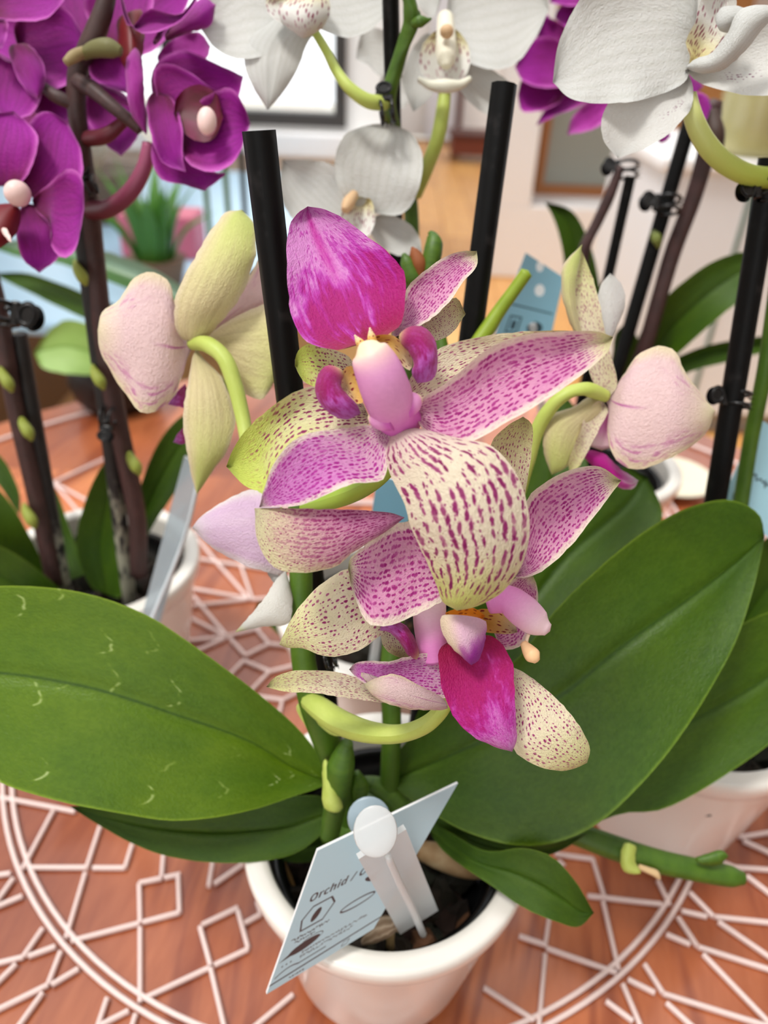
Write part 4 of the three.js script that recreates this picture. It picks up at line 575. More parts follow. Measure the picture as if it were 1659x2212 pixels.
  Q(f, { L: [[80, 190], [70, 235], [110, 260]], R: [[150, 190], [165, 230], [150, 255]], tip: [130, 270], d: [0.318, 0.318], cup: 0.003 });
  f = part('flower', purp, P(200, 60, 0.34));
  Q(f, { L: [[120, 120], [60, 20], [90, -80]], R: [[260, 110], [300, 0], [250, -90]], tip: [170, -120], base: [190, 180], d: [0.345, 0.345], cup: 0.006 });
  Q(f, { L: [[200, 60], [260, -40], [360, -60]], R: [[230, 130], [330, 110], [390, 40]], tip: [420, -30], d: [0.34, 0.338], cup: 0.006 });
  Q(f, { L: [[150, 60], [60, 0], [-20, 20]], R: [[150, 130], [60, 150], [0, 120]], tip: [-60, 70], d: [0.34, 0.34], cup: 0.006 });
  Q(f, { L: [[140, 160], [120, 230], [140, 290]], R: [[230, 150], [260, 220], [230, 290]], tip: [190, 320], d: [0.345, 0.345], cup: 0.006 });
  Q(f, { L: [[60, 180], [-20, 170], [-60, 220]], R: [[90, 240], [40, 290], [-30, 290]], tip: [-80, 260], d: [0.33, 0.33], cup: 0.005 });
  f = part('flower', purp, P(240, 240, 0.315));
  Q(f, { L: [[190, 200], [185, 250], [215, 300]], R: [[250, 195], [295, 230], [300, 290]], tip: [262, 338], d: [0.322, 0.32], cup: 0.005 });
  Q(f, { L: [[195, 170], [230, 180], [270, 205]], R: [[200, 190], [240, 215]], tip: [290, 232], d: [0.31, 0.307], cup: -0.003 }, true);
  const B = (n, pts, m = M.stemBrown) => tube(n, purp, pts, m);
  B('stem', [[240, -60, 0.292, 18], [225, 20, 0.294, 20], [195, 95, 0.298, 24], [172, 140, 0.302, 23], [165, 220, 0.308, 20], [178, 330, 0.318, 20], [192, 440, 0.328, 22], [204, 560, 0.342, 22], [222, 720, 0.36, 22], [252, 900, 0.384, 21], [280, 1030, 0.404, 20], [296, 1120, 0.418, 19], [300, 1240, 0.44, 18]]);
  B('stem', [[-30, 560, 0.35, 18], [0, 680, 0.362, 18], [30, 860, 0.384, 19], [62, 1000, 0.402, 19], [95, 1150, 0.424, 18], [118, 1260, 0.442, 18]]);
  const node = mat(0x8f9a3c, 0.6);
  for (const [x, y, d] of [[172, 590, 0.34], [210, 815, 0.366], [288, 1000, 0.394], [55, 925, 0.388], [62, 1115, 0.412], [12, 820, 0.372]]) tube('node', purp, [[x - 10, y - 26, d, 4], [x - 4, y - 8, d - 0.004, 11], [x + 8, y + 12, d - 0.005, 12], [x + 14, y + 26, d - 0.002, 4]], node, { rad: 10 });
  B('bract', [[180, 118, 0.293, 12], [205, 106, 0.29, 17], [240, 104, 0.288, 19], [262, 112, 0.288, 10]], mat(0x6d6a3c, 0.6));
  B('bract', [[185, 112, 0.293, 12], [160, 122, 0.29, 13], [142, 136, 0.289, 9]], mat(0x98855a, 0.6));
  B('pedicel', [[168, 175, 0.302, 17], [205, 198, 0.297, 16], [255, 240, 0.296, 14], [305, 280, 0.3, 13]]);
  B('pedicel', [[196, 455, 0.328, 20], [240, 448, 0.318, 19], [285, 410, 0.31, 18], [312, 360, 0.306, 16], [322, 310, 0.303, 14]], mt(tex(32, 64, (u, v) => mix([86, 22, 38], [168, 84, 120], v)), 0.5));
  B('pedicel', [[185, 300, 0.315, 16], [230, 292, 0.308, 16], [268, 262, 0.306, 12]], mat(0x5d1424, 0.5));
  B('pedicel', [[160, 225, 0.308, 14], [125, 210, 0.306, 14], [95, 190, 0.308, 12]]);
  const LP = (s) => petal('leaf', purp, { th: 0.0022, jit: 0.5, groove: 0.0012, nu: 28, nv: 16, cup: 0.006, ...s }, M.leaf);
  LP({ L: [[200, 1270], [165, 1180], [185, 1080], [225, 1000]], R: [[260, 1290], [270, 1180], [275, 1080], [270, 1020]], tip: [258, 970], d: [0.45, 0.44, 0.42, 0.4] });
  LP({ L: [[270, 1180], [300, 1060], [340, 960], [390, 900], [440, 880]], R: [[290, 1200], [340, 1120], [400, 1030], [440, 960]], tip: [480, 900], d: [0.45, 0.43, 0.41] });
  LP({ L: [[120, 1290], [60, 1150], [0, 1060], [-60, 1020]], R: [[110, 1330], [20, 1290], [-50, 1230], [-100, 1160]], tip: [-130, 1060], d: [0.45, 0.42, 0.4] });
  LP({ L: [[150, 1300], [80, 1230], [0, 1180], [-80, 1160]], R: [[140, 1340], [60, 1330], [-30, 1290], [-100, 1260]], tip: [-130, 1190], d: [0.44, 0.41, 0.395] });
  LP({ L: [[180, 1240], [150, 1140], [120, 1060]], R: [[150, 1250], [120, 1170], [108, 1100]], tip: [104, 1040], d: [0.46, 0.47, 0.47] });
  LP({ L: [[40, 1060], [0, 985], [-60, 960]], R: [[40, 1110], [-10, 1040], [-60, 1020]], tip: [-100, 980], d: [0.47, 0.48] });
}
clip('black clip with ringed paddles at the left edge on the brown stem', 2, 676, 0.352, 58, Math.PI - 0.12);
clip('thin black clip wound round the brown stem and stake above the white pot', 232, 905, 0.376, 32, 1.5);
clip('black clip half hidden behind the purple blooms on the stake', 196, 400, 0.32, 26, -1.2);
{
  const t = thing('clear_label_stake', 'long clear plastic label blade standing in the purple orchid pot', 'plant label', P(335, 1350, 0.42));
  put('blade', t, slab([P(400, 985, 0.372), P(436, 1010, 0.37), P(345, 1350, 0.415), P(306, 1338, 0.42)], 0.0016), [new THREE.MeshPhysicalMaterial({ color: 0xc8d6de, roughness: 0.25, transmission: 0.55, thickness: 0 }), clearM]);
  put('blade_edge', t, tubeGeo([[436, 1010, 0.369, 5], [395, 1170, 0.39, 5], [318, 1362, 0.414, 5]], 8), mat(0xdfeaf2, 0.2));
}

// ---------- white orchid, centre ----------
const C3 = V(0.0, 0, -0.325);
pot(C3.x, C3.z, 'white ceramic pot hidden behind the front plant with the white orchid', 'black plastic liner pot hidden behind the spotted orchid stem');
bark(C3.x, C3.z, 'dark bark in the pot behind the spotted orchid');
stake('black stake in the top middle behind the green flower stem', [842, -80, 0.283], [849, 230, 0.312], 0.0034, RIM - 0.04);
const wh = thing('white_orchid', 'white moth orchid with green stem at the top centre', 'orchid', V(C3.x, RIM - 0.02, C3.z));
{
  const wm = [M.white, M.white], Q = (p, s) => petal('petal', p, { ruf: 0.0015, nu: 24, nv: 14, ...s }, wm), S = (p, s) => petal('sepal', p, { ruf: 0.001, nu: 24, nv: 14, ...s }, wm), tan = mat(0xd9b48a, 0.6);
  let f = part('flower', wh, P(625, 40, 0.3));
  S(f, { L: [[545, 75], [527, 130], [548, 190]], R: [[692, 55], [666, 90], [642, 150], [608, 205]], tip: [578, 237], base: [620, 20], d: [0.302, 0.296, 0.298], cup: -0.003, groove: 0.0008 });
  Q(f, { L: [[600, -60], [520, -110], [455, -50], [432, 20]], R: [[610, 105], [555, 124], [505, 126], [465, 104]], tip: [436, 66], base: [640, 30], d: [0.3, 0.294, 0.298], cup: 0.005 });
  Q(f, { L: [[690, -70], [770, -120], [860, -70]], R: [[680, 55], [712, 72], [760, 82], [812, 56]], tip: [858, -10], base: [650, 20], d: [0.3, 0.293, 0.296], cup: 0.005 });
  petal('lip', f, { L: [[640, -10], [600, 20], [612, 50], [635, 70]], R: [[700, -20], [715, 20], [700, 55], [680, 72]], tip: [655, 84], base: [670, -40], d: [0.292, 0.284, 0.287], cup: -0.008, nu: 20 }, [M.whiteLip, M.white]);
  petal('lip', f, { L: [[600, -20], [575, 0], [585, 35]], R: [[640, -10], [648, 30]], tip: [628, 62], d: [0.288, 0.284], cup: 0.004, nu: 16 }, [M.whiteLip, M.white]);
  f = part('flower', wh, P(965, 100, 0.325));
  Q(f, { L: [[985, -60], [1080, -100], [1170, -40]], R: [[1000, 125], [1060, 150], [1112, 138], [1155, 85]], tip: [1186, 20], base: [960, 60], d: [0.33, 0.325, 0.328], cup: 0.005 });
  Q(f, { L: [[935, 40], [880, -20], [860, -80]], R: [[960, -40], [930, -100]], tip: [890, -120], d: [0.332, 0.33], cup: 0.003 });
  S(f, { L: [[925, 70], [885, 115], [868, 175]], R: [[955, 150], [940, 195], [920, 220]], tip: [893, 242], d: [0.334, 0.332], cup: 0.004 });
  S(f, { L: [[985, 165], [1000, 205], [1035, 238]], R: [[1010, 125], [1070, 155], [1112, 195]], tip: [1085, 262], d: [0.334, 0.332], cup: 0.004 });
  petal('lip', f, { L: [[950, 60], [915, 95], [905, 140], [925, 175]], R: [[980, 60], [1010, 95], [1015, 140], [998, 175]], tip: [962, 190], d: [0.326, 0.316, 0.318], cup: 0.009, nu: 22, nv: 16 }, [M.whiteLip, M.white]);
  tube('lip_anchor', f, [[905, 172, 0.314, 6], [930, 184, 0.312, 10], [962, 186, 0.31, 14], [992, 184, 0.312, 10], [1015, 170, 0.314, 6]], mat(0xe9e6d2, 0.5), { rad: 10 });
  tube('column', f, [[962, 40, 0.325, 18], [964, 90, 0.316, 22], [964, 128, 0.311, 20], [964, 145, 0.311, 10]], mat(0xe8e2cc, 0.5), { rad: 14 });
  put('pollen_cap', f, ball(965, 68, 0.306, 15, 14), tan, 'tan anther cap');
  f = part('flower', wh, P(790, 440, 0.311));
  Q(f, { L: [[745, 430], [722, 355], [745, 292], [795, 270]], R: [[870, 462], [905, 405], [913, 340], [890, 290]], tip: [848, 268], base: [800, 460], d: [0.312, 0.304, 0.310], cup: 0.004 });
  Q(f, { L: [[760, 450], [745, 400], [715, 355], [660, 345]], R: [[750, 500], [680, 500], [630, 470], [606, 420]], tip: [610, 345], d: [0.316, 0.316], cup: 0.005 });
  S(f, { L: [[790, 480], [820, 530], [860, 552]], R: [[830, 462], [880, 480], [905, 510]], tip: [912, 545], d: [0.314, 0.316], cup: 0.003 });
  S(f, { L: [[740, 480], [690, 500], [640, 560]], R: [[780, 490], [770, 560], [720, 610]], tip: [660, 620], d: [0.318, 0.318], cup: 0.003 });
  petal('lip', f, { L: [[770, 425], [738, 460], [745, 500]], R: [[800, 430], [810, 470], [800, 505]], tip: [775, 520], d: [0.308, 0.302], cup: 0.006, nu: 16 }, [M.whiteLip, M.white]);
  tube('column', f, [[765, 420, 0.308, 10], [752, 440, 0.303, 14], [745, 455, 0.302, 9]], tan, { rad: 10 });
  f = part('flower', wh, P(860, 150, 0.36));
  Q(f, { L: [[835, 70], [790, 60], [772, 100]], R: [[850, 170], [820, 165], [795, 140]], tip: [770, 128], d: [0.362, 0.362], cup: 0.003 });
  Q(f, { L: [[840, 150], [815, 190], [812, 220]], R: [[880, 170], [890, 210], [870, 235]], tip: [830, 240], d: [0.362, 0.36], cup: 0.003 });
  const G = (n, pts, m = M.stem) => tube(n, wh, pts, m);
  G('stem', [[868, -80, 0.275, 16], [882, -10, 0.278, 17], [890, 40, 0.282, 19], [872, 95, 0.288, 17], [855, 150, 0.294, 17], [838, 210, 0.3, 18], [846, 260, 0.312, 16], [870, 340, 0.335, 16], [886, 430, 0.35, 16], [890, 540, 0.36, 16], [880, 800, 0.378, 15], [850, 1250, 0.42, 15]]);
  G('node', [[892, 52, 0.28, 8], [908, 46, 0.278, 12], [922, 44, 0.278, 6], [932, 40, 0.278, 2]]);
  G('pedicel', [[834, 222, 0.298, 16], [795, 218, 0.294, 15], [755, 190, 0.292, 13], [725, 150, 0.293, 11], [705, 110, 0.295, 10], [676, 62, 0.297, 9]], M.pedicel);
  G('pedicel', [[962, 190, 0.322, 13], [955, 250, 0.322, 15], [945, 300, 0.326, 15], [925, 355, 0.334, 15], [898, 420, 0.348, 14]], M.pedicel);
  const LP = (s) => petal('leaf', wh, { th: 0.0022, jit: 0.5, groove: 0.0012, nu: 24, nv: 14, cup: 0.005, ...s }, M.leaf);
  LP({ L: [[860, 1430], [960, 1330], [1040, 1240]], R: [[880, 1480], [1010, 1400], [1080, 1300]], tip: [1110, 1220], d: [0.42, 0.42] });
  LP({ L: [[780, 1400], [660, 1330], [560, 1300]], R: [[780, 1450], [660, 1420], [590, 1360]], tip: [550, 1320], d: [0.43, 0.44] });
}
{
  const A = P(815, 1025, 0.315), B = P(905, 1050, 0.318), D = P(790, 1200, 0.34), C = planeHit(885, 1220, A, B, D), t = thing('care_card', 'sliver of bright blue care card glimpsed between the spotted petals', 'plant label', C.clone());
  put('card', t, slab([A, B, C, D], 0.001), [mat(0x8cc8e6, 0.4), M.cardEdge]);
  tube('holder', t, [[840, 1150, 0.336, 10], [825, 1300, 0.36, 10], [805, 1440, 0.395, 10]], clearM, { rad: 8 });
}
clip('black clip around the green stem in the top middle under the stake', 835, 238, 0.296, 36, -1.4);

// ---------- white orchid, right ----------
const C4 = V(0.165, 0, -0.27);
pot(C4.x, C4.z, 'white ceramic pot under the big leaves with the speckled white orchid', 'black plastic liner pot under the big leaves by the right edge');
bark(C4.x, C4.z, 'dark bark in the pot at the far right');
stake('thick black stake by the right edge beside the blue card', [1668, 340, 0.27], [1546, 1080, 0.325], 0.0047, RIM - 0.04);
const wr = thing('white_orchid', 'white moth orchid with purple speckled throat at the top right corner', 'orchid', V(C4.x, RIM - 0.02, C4.z));
{
  const wm = [M.white, M.white], f = part('flower', wr, P(1485, 150, 0.25));
  petal('petal', f, { L: [[1500, -40], [1420, -70], [1290, -50], [1240, 20], [1205, 100]], R: [[1480, 175], [1400, 212], [1310, 223], [1235, 214]], tip: [1194, 178], base: [1495, 120], d: [0.25, 0.243, 0.24, 0.246], cup: 0.005, ruf: 0.002, nu: 34, nv: 20 }, wm);
  petal('sepal', f, { L: [[1455, 185], [1390, 200], [1325, 212], [1299, 258], [1305, 305]], R: [[1496, 185], [1496, 225], [1455, 280], [1390, 322]], tip: [1335, 342], base: [1484, 150], d: [0.249, 0.244, 0.246], cup: 0.003, nu: 34, nv: 20 }, [M.whiteDots, M.white]);
  petal('petal', f, { L: [[1540, 100], [1640, 40], [1760, 30]], R: [[1510, 178], [1565, 196], [1640, 207], [1720, 192]], tip: [1790, 110], base: [1480, 152], d: [0.247, 0.24, 0.242], cup: 0.005, nu: 28, nv: 16 }, [M.whiteDots, M.white]);
  petal('sepal', f, { L: [[1470, 60], [1450, -60], [1500, -140]], R: [[1530, 40], [1600, -60], [1590, -140]], tip: [1550, -180], d: [0.252, 0.252], cup: 0.005 }, wm);
  petal('lip', f, { L: [[1490, 120], [1482, 90], [1500, 50], [1520, -10]], R: [[1520, 140], [1570, 100], [1590, 50], [1590, 0]], tip: [1570, -40], base: [1488, 142], d: [0.242, 0.238, 0.238], cup: 0.006, nu: 26, nv: 16 }, [M.whiteLip, M.white]);
  petal('side_lobe', f, { L: [[1500, 128], [1535, 115], [1568, 75], [1600, 20], [1650, 10]], R: [[1510, 158], [1560, 152], [1610, 110], [1650, 60]], tip: [1690, 20], base: [1480, 146], d: [0.238, 0.23, 0.228], cup: -0.005, nu: 28, nv: 12, th: 0.0012 }, wm);
  petal('side_lobe', f, { L: [[1545, 40], [1560, 15], [1590, 12]], R: [[1560, 70], [1600, 60]], tip: [1630, 25], d: [0.236, 0.234], cup: -0.004, nu: 18, nv: 10 }, wm);
  tube('pedicel', wr, [[1488, 205, 0.251, 16], [1498, 255, 0.252, 20], [1525, 310, 0.255, 22], [1570, 355, 0.26, 22], [1625, 380, 0.265, 22], [1690, 385, 0.272, 22]], mt(tex(32, 64, (u, v) => mix([214, 218, 150], [172, 190, 62], v)), 0.45), { rad: 14 });
  tube('stem', wr, [[1705, 300, 0.275, 18], [1700, 480, 0.282, 17], [1678, 620, 0.296, 16], [1652, 800, 0.312, 16], [1622, 950, 0.33, 16], [1590, 1150, 0.35, 16], [1540, 1400, 0.38, 16]], M.stem);
  const LP = (s) => petal('leaf', wr, { th: 0.0022, jit: 0.5, groove: 0.0014, nu: 26, nv: 16, cup: 0.006, ...s }, M.leaf);
  LP({ L: [[1540, 1420], [1590, 1290], [1640, 1180], [1720, 1120]], R: [[1580, 1440], [1660, 1340], [1740, 1290], [1800, 1240]], tip: [1830, 1150], d: [0.385, 0.365, 0.35] });
  LP({ L: [[1420, 1480], [1380, 1440], [1330, 1420]], R: [[1440, 1530], [1380, 1520], [1330, 1490]], tip: [1300, 1450], d: [0.385, 0.38] });
}
clip('glossy black clip by the right edge holding the pale green flower stalk', 1660, 408, 0.268, 44, 0.1);
clip('black clip behind the pale pink petal on the thick right stake', 1590, 862, 0.306, 40, -0.15);
{
  const art = canvasTex(300, 400, (g, w, h) => { g.fillStyle = '#a5d0de'; g.fillRect(0, 0, w, h); g.fillStyle = '#f4f8fa'; g.beginPath(); g.arc(150, 110, 26, 0, 7); g.fill(); g.fillStyle = g.strokeStyle = '#23343c'; g.lineWidth = 6; g.beginPath(); for (let x = 20; x < 180; x += 6) g.lineTo(x, 222 + 24 * (hash(x, 7, 3) - 0.5)); g.stroke(); g.beginPath(); g.ellipse(60, 330, 30, 44, 0, 0, 7); g.fill(); });
  const A = P(1640, 905, 0.345), B = P(1775, 985, 0.35), D = P(1555, 1085, 0.352), C = planeHit(1700, 1190, A, B, D);
  const t = thing('care_card', 'light blue care card at the right edge behind the leaf tip', 'plant label', C.clone());
  put('card', t, slab([A, B, C, D], 0.001), [new THREE.MeshPhysicalMaterial({ map: art, roughness: 0.4 }), M.cardEdge]);
  tube('holder', t, [[1690, 1000, 0.353, 10], [1670, 1150, 0.368, 10], [1640, 1400, 0.4, 10]], clearM, { rad: 8 });
}
// ---------- purple orchid, back right ----------
const C5 = V(0.165, 0, -0.5);
pot(C5.x, C5.z, 'white ceramic pot farthest back with the leaning purple orchid', 'black plastic liner pot farthest back under the leaning stems');
bark(C5.x, C5.z, 'dark bark in the farthest pot');
stake('thin black stake crossing behind the small pale bud-like petal', [1362, 380, 0.44], [1300, 660, 0.475], 0.0034, RIM - 0.03);
stake('black stake with a brown stem leaning right behind the white speckled bloom', [1500, 230, 0.42], [1374, 660, 0.46], 0.0045, RIM - 0.03);
const pr = thing('purple_orchid', 'purple moth orchid half hidden behind the white blooms at the top right', 'orchid', V(C5.x, RIM - 0.02, C5.z));
{
  const pm = [M.purple, M.purpleBack], f = part('flower', pr, P(1230, 150, 0.42)), Q = (s, flip) => petal('petal', f, { ruf: 0.0012, nu: 22, nv: 12, cup: 0.004, flip, ...s }, pm);
  Q({ L: [[1230, 60], [1190, 40], [1180, 30]], R: [[1215, 100], [1160, 100]], tip: [1165, 60], d: [0.43, 0.428] });
  Q({ L: [[1240, 120], [1200, 82], [1150, 85], [1125, 115]], R: [[1235, 180], [1180, 190], [1130, 175]], tip: [1112, 145], d: [0.425, 0.42] });
  Q({ L: [[1230, 170], [1180, 178], [1130, 170]], R: [[1210, 220], [1165, 240], [1128, 240]], tip: [1118, 205], d: [0.43, 0.428] });
  Q({ L: [[1250, 190], [1210, 200], [1175, 240]], R: [[1290, 205], [1250, 230], [1200, 250]], tip: [1157, 272], d: [0.434, 0.43] });
  Q({ L: [[1310, 200], [1270, 220], [1235, 255]], R: [[1320, 240], [1290, 275]], tip: [1225, 292], d: [0.425, 0.42] }, true);
  Q({ L: [[1260, -20], [1230, 0], [1205, 20]], R: [[1250, 60], [1225, 60]], tip: [1198, 40], d: [0.42, 0.418] });
  Q({ L: [[1260, -60], [1220, -40], [1195, -10]], R: [[1260, 10], [1220, 12]], tip: [1185, 5], d: [0.415, 0.413] });
  const g = part('flower', pr, P(1500, 200, 0.4));
  petal('petal', g, { L: [[1490, 210], [1500, 200], [1525, 205]], R: [[1500, 262], [1520, 262]], tip: [1537, 232], d: [0.4, 0.398], nu: 14, nv: 10 }, pm);
  petal('petal', g, { L: [[1485, 160], [1500, 170]], R: [[1485, 205], [1505, 200]], tip: [1520, 185], d: [0.402, 0.4], nu: 14, nv: 10 }, pm);
  petal('petal', g, { L: [[1420, 290], [1440, 285]], R: [[1425, 310], [1440, 305]], tip: [1450, 292], d: [0.41, 0.41], nu: 10, nv: 8 }, pm);
  tube('stem', pr, [[1540, 220, 0.412, 20], [1532, 300, 0.42, 20], [1500, 420, 0.434, 18], [1455, 540, 0.448, 18], [1425, 640, 0.458, 17], [1390, 760, 0.475, 17], [1320, 950, 0.52, 16]], M.stemBrown);
  tube('stem', pr, [[1340, 360, 0.438, 10], [1318, 420, 0.444, 12], [1290, 480, 0.452, 13], [1262, 540, 0.46, 14], [1262, 700, 0.49, 15], [1280, 900, 0.53, 15]], M.stemBrown);
  tube('node', pr, [[1410, 500, 0.442, 5], [1418, 515, 0.438, 11], [1424, 535, 0.44, 5]], mat(0x6f7a34, 0.6), { rad: 8 });
  tube('bud', pr, [[1535, 245, 0.405, 16], [1545, 290, 0.402, 20], [1548, 330, 0.405, 14]], mat(0x3a2418, 0.6));
  const LP = (s) => petal('leaf', pr, { th: 0.0022, jit: 0.5, groove: 0.0014, nu: 30, nv: 18, cup: 0.008, ...s }, M.leaf);
  LP({ L: [[1340, 830], [1400, 690], [1460, 622], [1540, 565], [1600, 545]], R: [[1390, 842], [1470, 760], [1560, 680], [1630, 620]], tip: [1670, 540], base: [1330, 900], d: [0.53, 0.48, 0.45, 0.45] });
  LP({ L: [[1250, 740], [1225, 640], [1215, 540], [1195, 470]], R: [[1300, 760], [1300, 650], [1275, 530], [1235, 455]], tip: [1176, 436], base: [1290, 860], d: [0.54, 0.53, 0.52] });
  LP({ L: [[1420, 800], [1500, 755], [1600, 732], [1690, 725]], R: [[1430, 830], [1500, 800], [1600, 775]], tip: [1760, 730], d: [0.52, 0.51, 0.51] });
  LP({ L: [[1330, 720], [1320, 780], [1290, 850]], R: [[1380, 740], [1390, 800], [1360, 870]], tip: [1320, 900], base: [1360, 690], d: [0.5, 0.52] });
}
clip('black spring clip just below the white speckled bloom on the thin stake', 1352, 366, 0.44, 34, -0.1);
clip('black spring clip halfway up the leaning brown stem at the right', 1440, 442, 0.43, 38, -0.12);
{
  const art = canvasTex(300, 400, (g, w, h) => { g.fillStyle = '#86b7cb'; g.fillRect(0, 0, w, h); g.fillStyle = '#eef4f6'; g.beginPath(); g.arc(165, 130, 32, 0, 7); g.fill(); g.beginPath(); g.arc(120, 20, 26, 0, 7); g.fill(); g.strokeStyle = g.fillStyle = '#23404c'; g.lineWidth = 8; g.beginPath(); g.moveTo(20, 235); g.lineTo(280, 235); g.stroke(); g.strokeRect(50, 290, 60, 80); g.fillRect(68, 310, 24, 44); g.beginPath(); g.ellipse(200, 335, 44, 36, 0, 0, 7); g.fill(); });
  const A = P(1135, 546, 0.395), B = P(1218, 600, 0.4), D = P(1066, 728, 0.405), C = planeHit(1188, 735, A, B, D);
  const t = thing('care_card', 'blue care card with a white hole between the two right-hand stakes', 'plant label', C.clone());
  put('card', t, slab([A, B, C, D], 0.001), [new THREE.MeshPhysicalMaterial({ map: art, roughness: 0.4 }), M.cardEdge]);
  tube('holder', t, [[1150, 700, 0.404, 9], [1165, 850, 0.43, 9], [1190, 1000, 0.47, 9]], clearM, { rad: 8 });
}

// ---------- things behind ----------
{ // dish on the table
  const c = onY(1450, 1045, TOP), pr2 = [[0, 0.0], [0.024, 0], [0.026, 0.002], [0.038, 0.008], [0.04, 0.0095], [0.0385, 0.0105], [0.025, 0.005], [0, 0.0045]].map((p) => new THREE.Vector2(p[0], p[1]));
  solo('saucer', new THREE.LatheGeometry(pr2, 48).translate(c.x, TOP, c.z), mat(0xe4dcc4, 0.35), 'small cream saucer on the table behind the right leaf', 'saucer');
  const b = onY(150, 885, WOODY), bp = [[0, 0], [0.034, 0], [0.046, 0.015], [0.05, 0.035], [0.047, 0.055], [0.044, 0.055], [0.046, 0.035], [0.036, 0.009], [0, 0.008]].map((p) => new THREE.Vector2(p[0], p[1]));
  const k = b.clone().add(V(0.05, 0, -0.02)); k.y = WOODY;
  const bt = thing('black_planter', 'round black planter with one pale leaf at the table edge', 'planter', k);
  put('bowl', bt, new THREE.LatheGeometry(bp, 48).translate(k.x, k.y, k.z), M.black);
  petal('leaf', bt, { L: [[270, 810], [220, 720], [150, 690], [110, 710]], R: [[270, 830], [200, 812], [130, 805], [90, 792]], tip: [74, 760], d: [0.8, 0.78, 0.78], cup: 0.008, th: 0.002, groove: 0.001, flip: false }, mt(tex(128, 200, (u, v) => plus(mix([150, 184, 96], [126, 162, 66], fbm(u * 3, v * 4, 2)), -30 * Math.exp(-(((u - 0.5) / 0.03) ** 2)))), 0.5));
}
{ // pale blue low table by the window with spiky plant
  const y = 0.56, a = onY(120, 700, y), z0 = -1.5, z1 = -3.3;
  const t = thing('side_table', 'low table covered in pale blue cloth below the window', 'table', V(-0.9, 0, -2.4));
  put('top', t, box(-1.9, -0.22, y - 0.03, y, z1, z0, 0.01), mat(0xb8dbf2, 0.3));
  for (const [x, z] of [[-1.82, -1.6], [-0.3, -1.6], [-1.82, -3.2], [-0.3, -3.2]]) put('leg', t, box(x - 0.025, x + 0.025, 0, y - 0.03, z - 0.025, z + 0.025), whiteM);
  const p0 = onY(345, 620, y), p = thing('spiky_plant', 'green spiky plant in a small pot under the purple blooms', 'potted plant', p0);
  put('pot', p, new THREE.LatheGeometry([[0, 0], [0.05, 0], [0.07, 0.07], [0.06, 0.07], [0, 0.06]].map((q) => new THREE.Vector2(q[0], q[1])), 32).translate(p0.x, p0.y, p0.z), mat(0x7a5a44, 0.7));
  const bx0 = onY(345, 560, y); solo('pink_box', box(bx0.x - 0.1, bx0.x + 0.1, y, y + 0.11, bx0.z - 0.12, bx0.z, 0.008), mat(0xd06a82, 0.5), 'small pink box behind the spiky green leaves', 'box');
  const b = p0.clone().add(V(0, 0.05, 0)), gm = mt(tex(32, 64, (u, v) => mix([50, 104, 20], [86, 140, 34], v)), 0.5);
  for (let i = 0; i < 17; i++) {
    const an = i / 17 * 6.283 + 0.3 * rnd(), l = 0.12 + 0.12 * rnd(), out = 0.05 + 0.11 * rnd(), e = b.clone().add(V(Math.cos(an) * out, l, Math.sin(an) * out)), m1 = b.clone().lerp(e, 0.5).add(V(0, 0.02, 0));
    put('blade', p, sweep([b.clone().add(V(Math.cos(an) * 0.03, 0, Math.sin(an) * 0.03)), m1, e], [0.012, 0.016, 0.001], 8, 10, 0.3), gm);
  }
  const v0 = onY(225, 470, y), vp = thing('striped_plant', 'arching cream and green striped leaves behind the brown stem', 'potted plant', v0);
  put('pot', vp, new THREE.LatheGeometry([[0, 0], [0.1, 0], [0.14, 0.14], [0.13, 0.14], [0, 0.12]].map((q) => new THREE.Vector2(q[0], q[1])), 32).translate(v0.x, v0.y, v0.z), mat(0x6f5a48, 0.7));
  const sm = mt(tex(64, 64, (u) => mix([70, 110, 50], [232, 224, 204], smooth(0.2, 0.3, Math.abs(u % 0.5 - 0.25)) > 0.4 ? 0 : 1)), 0.5), vb = v0.clone().add(V(0, 0.14, 0));
  for (let i = 0; i < 14; i++) { const an = i / 14 * 6.283, o = 0.16 + 0.1 * rnd(); put('blade', vp, sweep([vb.clone(), vb.clone().add(V(Math.cos(an) * o * 0.5, 0.12 + 0.05 * rnd(), Math.sin(an) * o * 0.5)), vb.clone().add(V(Math.cos(an) * o, 0.05 + 0.12 * rnd(), Math.sin(an) * o))], [0.014, 0.022, 0.003], 8, 12, 0.25), sm); }
  // other stakes standing on the low table
  for (const [x, y0, y1, d, l] of [[437, 330, 560, 1.5, 'thin green cane standing left of the two dark canes'], [483, 330, 560, 1.5, 'dark cane nearest the green cane under the purple bloom'], [520, 320, 560, 1.5, 'dark cane next to the thick black stake']]) { const q = P(x, y0, d); solo('cane', new THREE.CylinderGeometry(0.006, 0.006, q.y - y + 0.02, 8).translate(q.x, (q.y + y - 0.02) / 2, q.z), l.includes('green') ? M.stem : M.black, l, 'cane'); }
  // broad grey-green strap leaf plant behind the brown stem
  const st = thing('strap_leaf_plant', 'broad grey green strap leaf crossing behind the brown stem', 'potted plant', onY(430, 800, TOP));
  petal('leaf', st, { L: [[420, 640], [340, 585], [250, 550], [120, 520], [20, 520]], R: [[430, 690], [340, 650], [240, 610], [130, 570], [40, 555]], tip: [-30, 530], base: [470, 690], d: [0.62, 0.62, 0.66], cup: 0.012, th: 0.002, nu: 26 }, mt(tex(128, 256, (u, v) => plus(mix([150, 178, 158], [70, 106, 54], smooth(0.35, 0.75, u)), grain(u, v, 3, 12))), 0.4));
  petal('leaf', st, { L: [[440, 720], [330, 690], [200, 640], [60, 590]], R: [[440, 750], [320, 730], [190, 690], [40, 620]], tip: [-20, 590], d: [0.64, 0.66, 0.7], cup: 0.01, th: 0.002, nu: 24 }, M.leaf);
